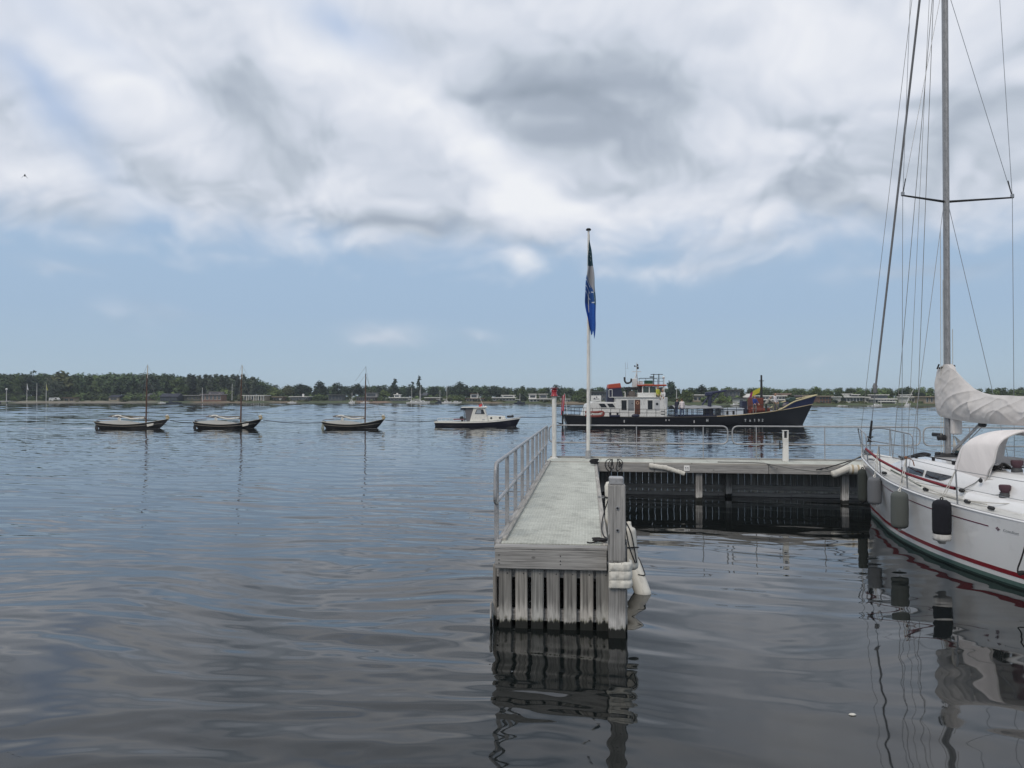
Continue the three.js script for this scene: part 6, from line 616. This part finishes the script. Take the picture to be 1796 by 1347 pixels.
function tree(label, px, yTop, wPx, back, kind, leaf, o = {}) {
  const Z = shoreDepth(px) + back, base = groundAt(back) - 0.15, h = EYE + (HORIZON - yTop) / FOCAL * Z - base, w = wPx / FOCAL * Z, [tr, cr] = SHAPES[kind][treeCount++ % 3], t = thing(kind === 'bush' ? 'shrub' : { poplar: 'poplar_tree', conifer: 'conifer_tree' }[kind] ?? 'tree', label, kind === 'bush' ? 'shrub' : 'tree', [(px - CX) / FOCAL * Z, base, -Z], treeCount * 1.9, o.group), s = w / natural[kind];
  t.scale.set(s, h, s); part(kind === 'bush' ? 'stem' : 'trunk', tr, BARK, t); part(kind === 'bush' ? 'foliage' : 'crown', cr, LEAF[leaf], t); return t;
}
const T = (list) => list.forEach((a) => tree(...a));
T([
  ['dark tree cut by the left edge of the photo', 4, 656, 44, 20, 'round', 'dark'], ['dull green tree right of the one at the left edge', 30, 657, 36, 22, 'broad', 'mid'], ['very dark knobbly tree, tallest left of the three flagpole tops', 57, 648, 40, 24, 'ragged', 'deep'], ['olive round crowned tree with a rusty top at the far left', 107, 647, 52, 20, 'round', 'olive'], ['grey green willow behind the third flagpole', 88, 664, 42, 10, 'broad', 'grey'],
  ['dark tree right of the olive round tree', 142, 655, 40, 22, 'broad', 'dark'], ['green tree above the navy roofed shed', 170, 653, 42, 26, 'broad', 'mid'], ['dark tree behind the navy roofed shed', 200, 655, 42, 24, 'round', 'dark'], ['broad dark tree left of the leftmost sloop mast', 229, 651, 46, 26, 'broad', 'dark'], ['dark tree right behind the leftmost sloop mast top', 260, 653, 42, 24, 'round', 'deep'], ['dark green tree above the navy pavilion', 290, 655, 40, 24, 'broad', 'dark'], ['lower mid green tree at the end of the big wood', 314, 660, 30, 22, 'round', 'mid'],
  ['small yellow green bush by the grey shed at the left', 221, 693, 18, 5, 'bush', 'light'], ['light green bush right of the navy pavilion', 302, 686, 20, 10, 'bush', 'light'], ['bright green mound of a tree behind the pinkish house', 394, 680, 30, 14, 'bush', 'light'], ['olive bush before the middle sloop mast', 420, 690, 14, 6, 'bush', 'olive'],
  ['narrow pair of poplars right of the poplar row', 444, 660, 14, 24, 'poplar', 'grey'], ['dark evergreen behind the white columned bungalow', 455, 672, 26, 16, 'round', 'deep'], ['light green tree behind the brown house right of the bungalow', 481, 677, 34, 18, 'broad', 'light'], ['olive tree left of the white chimney', 506, 675, 30, 18, 'broad', 'olive'], ['rounded dark tree above the white chimney', 527, 671, 36, 26, 'round', 'deep'], ['pointed dark tree above the slate blue house', 562, 667, 30, 22, 'ragged', 'deep'], ['dark peaked tree right of the slate blue house', 592, 669, 30, 22, 'ragged', 'deep'], ['shrubby tree left of the slate blue house', 560, 690, 20, 10, 'bush', 'mid'],
  ['dark round tree left of the foremost sloop mast', 629, 671, 30, 24, 'round', 'deep'], ['low blue green tree right of the foremost sloop mast', 655, 677, 30, 40, 'broad', 'dark'], ['bright green tree right of the two tier house', 672, 682, 26, 16, 'broad', 'light'], ['twin topped dark conifer above the white winged roof', 692, 663, 24, 22, 'conifer', 'deep'], ['shrub between the two tier house and the winged roof', 668, 692, 18, 9, 'bush', 'mid'], ['dark bushy tree left of the tallest conifer', 722, 669, 28, 22, 'ragged', 'deep'], ['tallest pointed conifer behind the moored masts', 735, 658, 17, 24, 'conifer', 'deep'],
  ['low dark tree above the white roof slab', 762, 677, 36, 34, 'broad', 'deep'], ['large domed dark tree behind the launch', 806, 667, 46, 26, 'broad', 'deep'], ['dark tree right of the large domed one', 834, 674, 34, 28, 'round', 'dark'], ['shrub left of the brown house with white upper room', 803, 692, 22, 8, 'bush', 'light'], ['shrub beside the lone moored mast', 786, 695, 18, 5, 'bush', 'olive'], ['round dark tree above the pale roof line', 867, 676, 24, 20, 'round', 'deep'], ['slim grey tree between two rounded ones', 884, 677, 11, 24, 'round', 'grey'], ['small light crowned tree left of the dark plum tree', 897, 679, 13, 22, 'ragged', 'mid'], ['dark plum coloured tree left of the two storey white house', 913, 689, 17, 8, 'round', 'deep'],
  ['green tree above the dark plum tree', 914, 680, 22, 24, 'broad', 'mid'], ['mid green tree above the two storey white house', 935, 680, 26, 24, 'ragged', 'dark'], ['green tree left of the red lantern', 953, 679, 24, 22, 'ragged', 'mid'], ['dark tree directly behind the red lantern', 975, 674, 24, 20, 'broad', 'deep'], ['broad dark tree right of the red lantern', 997, 678, 32, 24, 'broad', 'dark'], ['olive tree behind the ship stern flag', 1016, 682, 34, 14, 'broad', 'mid'], ['dark tree left of the flagpole', 1020, 680, 26, 26, 'round', 'dark'], ['low tree behind the slate house', 1048, 682, 30, 34, 'broad', 'deep'], ['tree showing between the red topped funnel and the wheelhouse', 1095, 683, 26, 24, 'broad', 'dark'],
  ['dark tall tree right of the ship wheelhouse', 1177, 668, 28, 22, 'broad', 'deep'], ['round light green willow right of the wheelhouse', 1205, 681, 30, 7, 'broad', 'light'], ['fan shaped dark tree above the pale flat roofed house', 1232, 674, 30, 26, 'ragged', 'deep'], ['palm like ragged tree left of the ship crane', 1250, 679, 16, 22, 'ragged', 'dark'], ['low bush before the pale flat roofed house', 1236, 695, 22, 5, 'bush', 'mid'], ['round bush under the ship crane jib', 1268, 693, 22, 8, 'bush', 'light'], ['rounded green tree right above the ship bow', 1431, 677, 22, 20, 'round', 'mid'], ['dark shrub right of the brown brick house at the ship bow', 1464, 700, 14, 3, 'bush', 'deep'], ['small pointed dark tree before the modern white house', 1478, 694, 8, 6, 'conifer', 'deep'],
  ['dark round tree right of the terraced modern house', 1583, 682, 26, 16, 'round', 'deep'], ['dark rounded tree left of the pale box house', 1610, 686, 22, 14, 'round', 'deep'], ['olive shrub left of the pale box house', 1616, 703, 12, 4, 'bush', 'mid'],
]);
for (let i = 0; i < 11; i++) tree(['leftmost', 'second', 'third', 'fourth', 'fifth', 'sixth', 'seventh', 'eighth', 'ninth', 'tenth', 'rightmost'][i] + ' slender poplar of the even row behind the pinkish house', 331 + i * 9.6, 655 + (i * 37 % 5) * 0.6, 13, 28 + (i % 2) * 2, 'poplar', 'grey', { group: 'row of poplars behind the pinkish house' });
// the woods behind read as one mass
function mass(name, label, list, kind, leaf, kd) { const g = SHAPES[kind][1][1], im = new THREE.InstancedMesh(g, LEAF[leaf], list.length), m = new THREE.Matrix4(), e = new THREE.Euler(), q = new THREE.Quaternion(); list.forEach(([p, w, h], i) => { e.set(0, i * 2.4, 0); m.compose(p, q.setFromEuler(e), V(w, h, w)); im.setMatrixAt(i, m); im.setColorAt(i, new THREE.Color(1, 1, 1).multiplyScalar(0.55 + 1.1 * hash(i, 3, 9) ** 1.5)); }); im.name = name; im.castShadow = im.receiveShadow = true; scene.add(im); tag(im, label, kd, null, 'stuff'); }
{
  const r = rng(77), top = curve([[-500, 655], [0, 659], [300, 660], [320, 664], [450, 668], [470, 679], [700, 680], [900, 682], [1100, 684], [1270, 684], [1290, 683], [1450, 685], [1560, 683], [1700, 685], [2400, 682]]);
  const wood = [], pale = [], low = [], reed = [];
  for (let px = -520; px < 2300; px += px < 460 ? 9 : 11) for (let row = 0; row < 2; row++) { const x = px + r() * 9, back = px < 460 ? 30 + row * 22 + r() * 10 : 55 + row * 30 + r() * 15, Z = shoreDepth(x) + back, h = EYE + (HORIZON - top(x) - r() * 4 + (row ? 0 : 5)) / FOCAL * Z - 1; (x > 1230 ? pale : wood).push([V((x - CX) / FOCAL * Z, 1.2, -Z), h * (0.75 + r() * 0.5) / 0.9, h]); }
  for (let px = -500; px < 2300; px += 6.5) { const x = px + r() * 6, back = 12 + r() * 14, Z = shoreDepth(x) + back, h = (px < 320 ? 3.6 : 2.2) * (0.6 + r() * 0.8); low.push([V((x - CX) / FOCAL * Z, 0.9, -Z), h * 1.3, h]); }
  for (let px = -500; px < 2300; px += 4.2) { const x = px + r() * 4; if (x < 240 && r() < 0.85) continue; if (noise(x * 0.03, 2, 4) < 0.42) continue; const Z = shoreDepth(x) + 2.5 + r() * 5, h = 0.5 + r() * 0.9; reed.push([V((x - CX) / FOCAL * Z, 0.4, -Z), h * 1.5, h]); }
  mass('wood', 'dense dark wood behind the far bank houses', wood, 'broad', 'dark', 'wood'); mass('wood', 'distant tree line along the right half of the far bank', pale, 'broad', 'mid', 'wood'); mass('hedge', 'garden hedges and undergrowth along the far bank', low, 'bush', 'mid', 'hedge'); mass('reeds', 'low reeds and weeds at the far waterline', reed, 'bush', 'olive', 'reeds');
}

// ---------------------------------------------------------------- small craft and poles along the far bank
const hullW = mat([0.7, 0.7, 0.68], 0.4), hullB = mat([0.03, 0.035, 0.05], 0.4), mastM = mat([0.6, 0.6, 0.58], 0.5);
function moored(label, px, lenPx, yMast, o = {}) {
  const Z = shoreDepth(px) + (o.back ?? -2.5), L = lenPx / FOCAL * Z, t = thing(o.mast === false ? 'moored_motorboat' : 'moored_sailboat', label, 'boat', [(px - CX) / FOCAL * Z - L / 2, 0, -Z], 0, o.group), low = Math.min(1, L / 4.5), half = curve([[0, L * 0.12], [0.5, L * 0.16], [1, 0.02]]), sheer = (k) => 0.55 + 0.35 * k * k, stem = (y) => 0.3 * y, stern = (y) => 0.1 * y;
  part('hull', [...shell(L, half, sheer, { stem, stern, keel: -0.2, nu: 12, nv: 4 }), closeEnd(L, half, sheer, -0.2, stern)], o.dark ? hullB : hullW, t); part('deck', [deckOf(L, half, sheer, stem, stern, 0.02, 0)], hullW, t); part('cabin', [extrude([[L * 0.25, 0.55], [L * 0.72, 0.6], [L * 0.64, 1.05], [L * 0.3, 1.1]], L * 0.16, 0.03)], o.dark ? hullB : hullW, t); part('window', [bx(L * 0.26, 0.16, L * 0.17 + 0.08, L * 0.47, 0.86, 0)], M.glassDark, t); if (o.mast === false) t.scale.y = low;
  if (o.mast !== false) { const h = EYE + (HORIZON - yMast) / FOCAL * Z, x = L * (o.at ?? 0.55), lean = o.lean ?? 0; part('mast', [cyl([x, 0.6, 0], [x + lean, h, 0], 0.09, 0.06, 7)], mastM, t); part('boom', [cyl([x, 1.6, 0], [L * 0.08, 1.7, 0], 0.09, 0.08, 7)], mastM, t); part('rigging', [cyl([x + lean, h, 0], [L, 0.9, 0], 0.015, 0.015, 3), cyl([x + lean, h, 0], [0.05, 0.6, 0], 0.015, 0.015, 3)], M.ropeGrey, t); } return t;
}
moored('small sailboat on the beach left of the foremost sloop mast', 617, 10, 688); moored('moored white yacht, left of the cluster below the tallest conifer', 726, 26, 680, { at: 0.35 }); moored('moored white yacht, middle of the cluster below the tallest conifer', 735, 26, 676, { back: -5, at: 0.6 }); moored('moored white yacht, right of the cluster below the tallest conifer', 741, 24, 684, { back: -3.5, at: 0.3 }); moored('moored yacht with the lone tall white mast left of the launch', 783, 16, 676); moored('moored boat with a tan mast left of the lone tall white mast', 771, 14, 684, { dark: true });
moored('white motor boat moored before the grey house with the white chimney', 512, 14, 0, { mast: false }); moored('white motor boat moored left before the navy pavilion', 284, 12, 0, { mast: false }); moored('dark motor boat moored before the navy pavilion', 300, 16, 0, { mast: false, dark: true, back: -4 }); moored('two tone dark motor boat right of the navy pavilion', 312, 12, 0, { mast: false, dark: true }); moored('white boat lying low before the two tier house', 640, 14, 0, { mast: false }); moored('white boat behind the ship crane', 1290, 18, 0, { mast: false, back: 1 }); moored('little dark sailboat moored left of the red lantern', 911, 18, 690, { dark: true }); moored('white dinghy right of the ship bow, left one', 1473, 10, 0, { mast: false }); moored('white dinghy right of the ship bow, right one', 1482, 8, 0, { mast: false, back: -3.5 }); moored('white dinghy left of the yacht forestay', 1523, 6, 0, { mast: false }); moored('pale sloop moored behind the yacht forestay', 1537, 18, 0, { mast: false, back: 0 }); moored('moored boat with a leaning white mast between the yacht shrouds', 1591, 9, 683, { lean: 2.2, at: 0.2 }); moored('white boat lying before the slab roofed dark house', 800, 18, 0, { mast: false, back: 0 });
const poles = (px, y, cloth, label) => { const Z = shoreDepth(px) + 4, h = EYE + (HORIZON - y) / FOCAL * Z, t = thing('bank_flagpole', label, 'flagpole', [(px - CX) / FOCAL * Z, 0.6, -Z]); part('pole', [cyl([0, 0, 0], [0.05, h - 0.6, 0], 0.12, 0.07, 8)], mastM, t); if (cloth) { const f = thing('bank_flag', label.replace('white flagpole', cloth[3] + ' flag on the flagpole'), 'flag', [(px - CX) / FOCAL * Z, 0.6, -Z]); part('cloth', [grid(5, 8, (u, v) => V(0.1 + u * (0.1 + 0.55 * v), h - 0.8 - v * 2.2 - u * 0.5, 0.08 * Math.sin(u * 6 + v * 3)))], mat(cloth.slice(0, 3), 0.9, { side: THREE.DoubleSide }), f); } };
poles(47.2, 672, [0.65, 0.66, 0.68, 'white'], 'white flagpole, left one of three on the far left bank'); poles(64.5, 672, null, 'white flagpole, middle one of three on the far left bank'); poles(81, 672.5, [0.4, 0.4, 0.05, 'yellow'], 'white flagpole, right one of three on the far left bank'); poles(355, 680, null, 'white flagpole behind the left end of the pinkish house'); poles(407, 673, null, 'thin white flagpole left of the middle sloop mast'); poles(1186.5, 680, null, 'white flagpole right of the ship wheelhouse');
{
  const Z = shoreDepth(11), t = thing('bank_lamp', 'pale lamp post on the jetty at the far left edge', 'lamp post', [(11.5 - CX) / FOCAL * Z, 0, -Z]); part('post', [cyl([0, 0.5, 0], [0, 5.4, 0], 0.14, 0.1, 8)], mastM, t); part('lamp_head', [ball(0.42, 0, 5.6, 0, 1, 0.9, 1, 10)], hullW, t);
  const j = thing('bank_jetty', 'low jetty with a white edge at the far left waterline', 'jetty', [(14 - CX) / FOCAL * Z, 0, -Z + 6]); part('deck', [beam(12, 0.25, 3, 0.03).translate(0, 0.85, 0)], WALLS.grey, j); part('edge', [beam(12, 0.14, 0.1, 0.02).translate(0, 1.0, 1.5)], hullW, j); part('pile', [-5.5, -3, -0.5, 2, 4.5].map((x) => cyl([x, -0.5, 1.2], [x, 0.8, 1.2], 0.18, 0.18, 8)), WALLS.navy, j);
  const w = thing('parked_van', 'white van parked on the far left bank below the willow', 'van', [(96 - CX) / FOCAL * (Z + 9), 0.75, -(Z + 9)]); part('body', [extrude([[-1.9, 0.35], [1.9, 0.35], [1.85, 0.9], [1.3, 1.5], [-1.8, 1.5]], 1.5, 0.05)], hullW, w); part('window', [extrude([[0.5, 0.95], [1.5, 0.95], [1.15, 1.38], [0.5, 1.38]], 1.62)], M.glassDark, w); for (const x of [-1.15, 1.15]) part('wheel', [cyl([x, 0.32, -0.8], [x, 0.32, 0.8], 0.32, 0.32, 14)], M.dark, w);
  const bl = atHeight(1495, 1253, 0.012), f = solo('floating_leaf', [lathe([[0.001, -0.02], [0.035, -0.012], [0.05, 0.0], [0.03, 0.012], [0.001, 0.016]], 10).scale(0.7, 0.6, 0.4)], M.padding, 'small white scrap floating on the calm water', 'litter'); f.position.copy(bl);
}

scene.fog = new THREE.FogExp2(new THREE.Color().setRGB(0.62, 0.7, 0.78), 0.00028);
scene.traverse((o) => { if (o.isMesh) { o.castShadow = true; o.receiveShadow = true; } });
renderer.render(scene, camera);
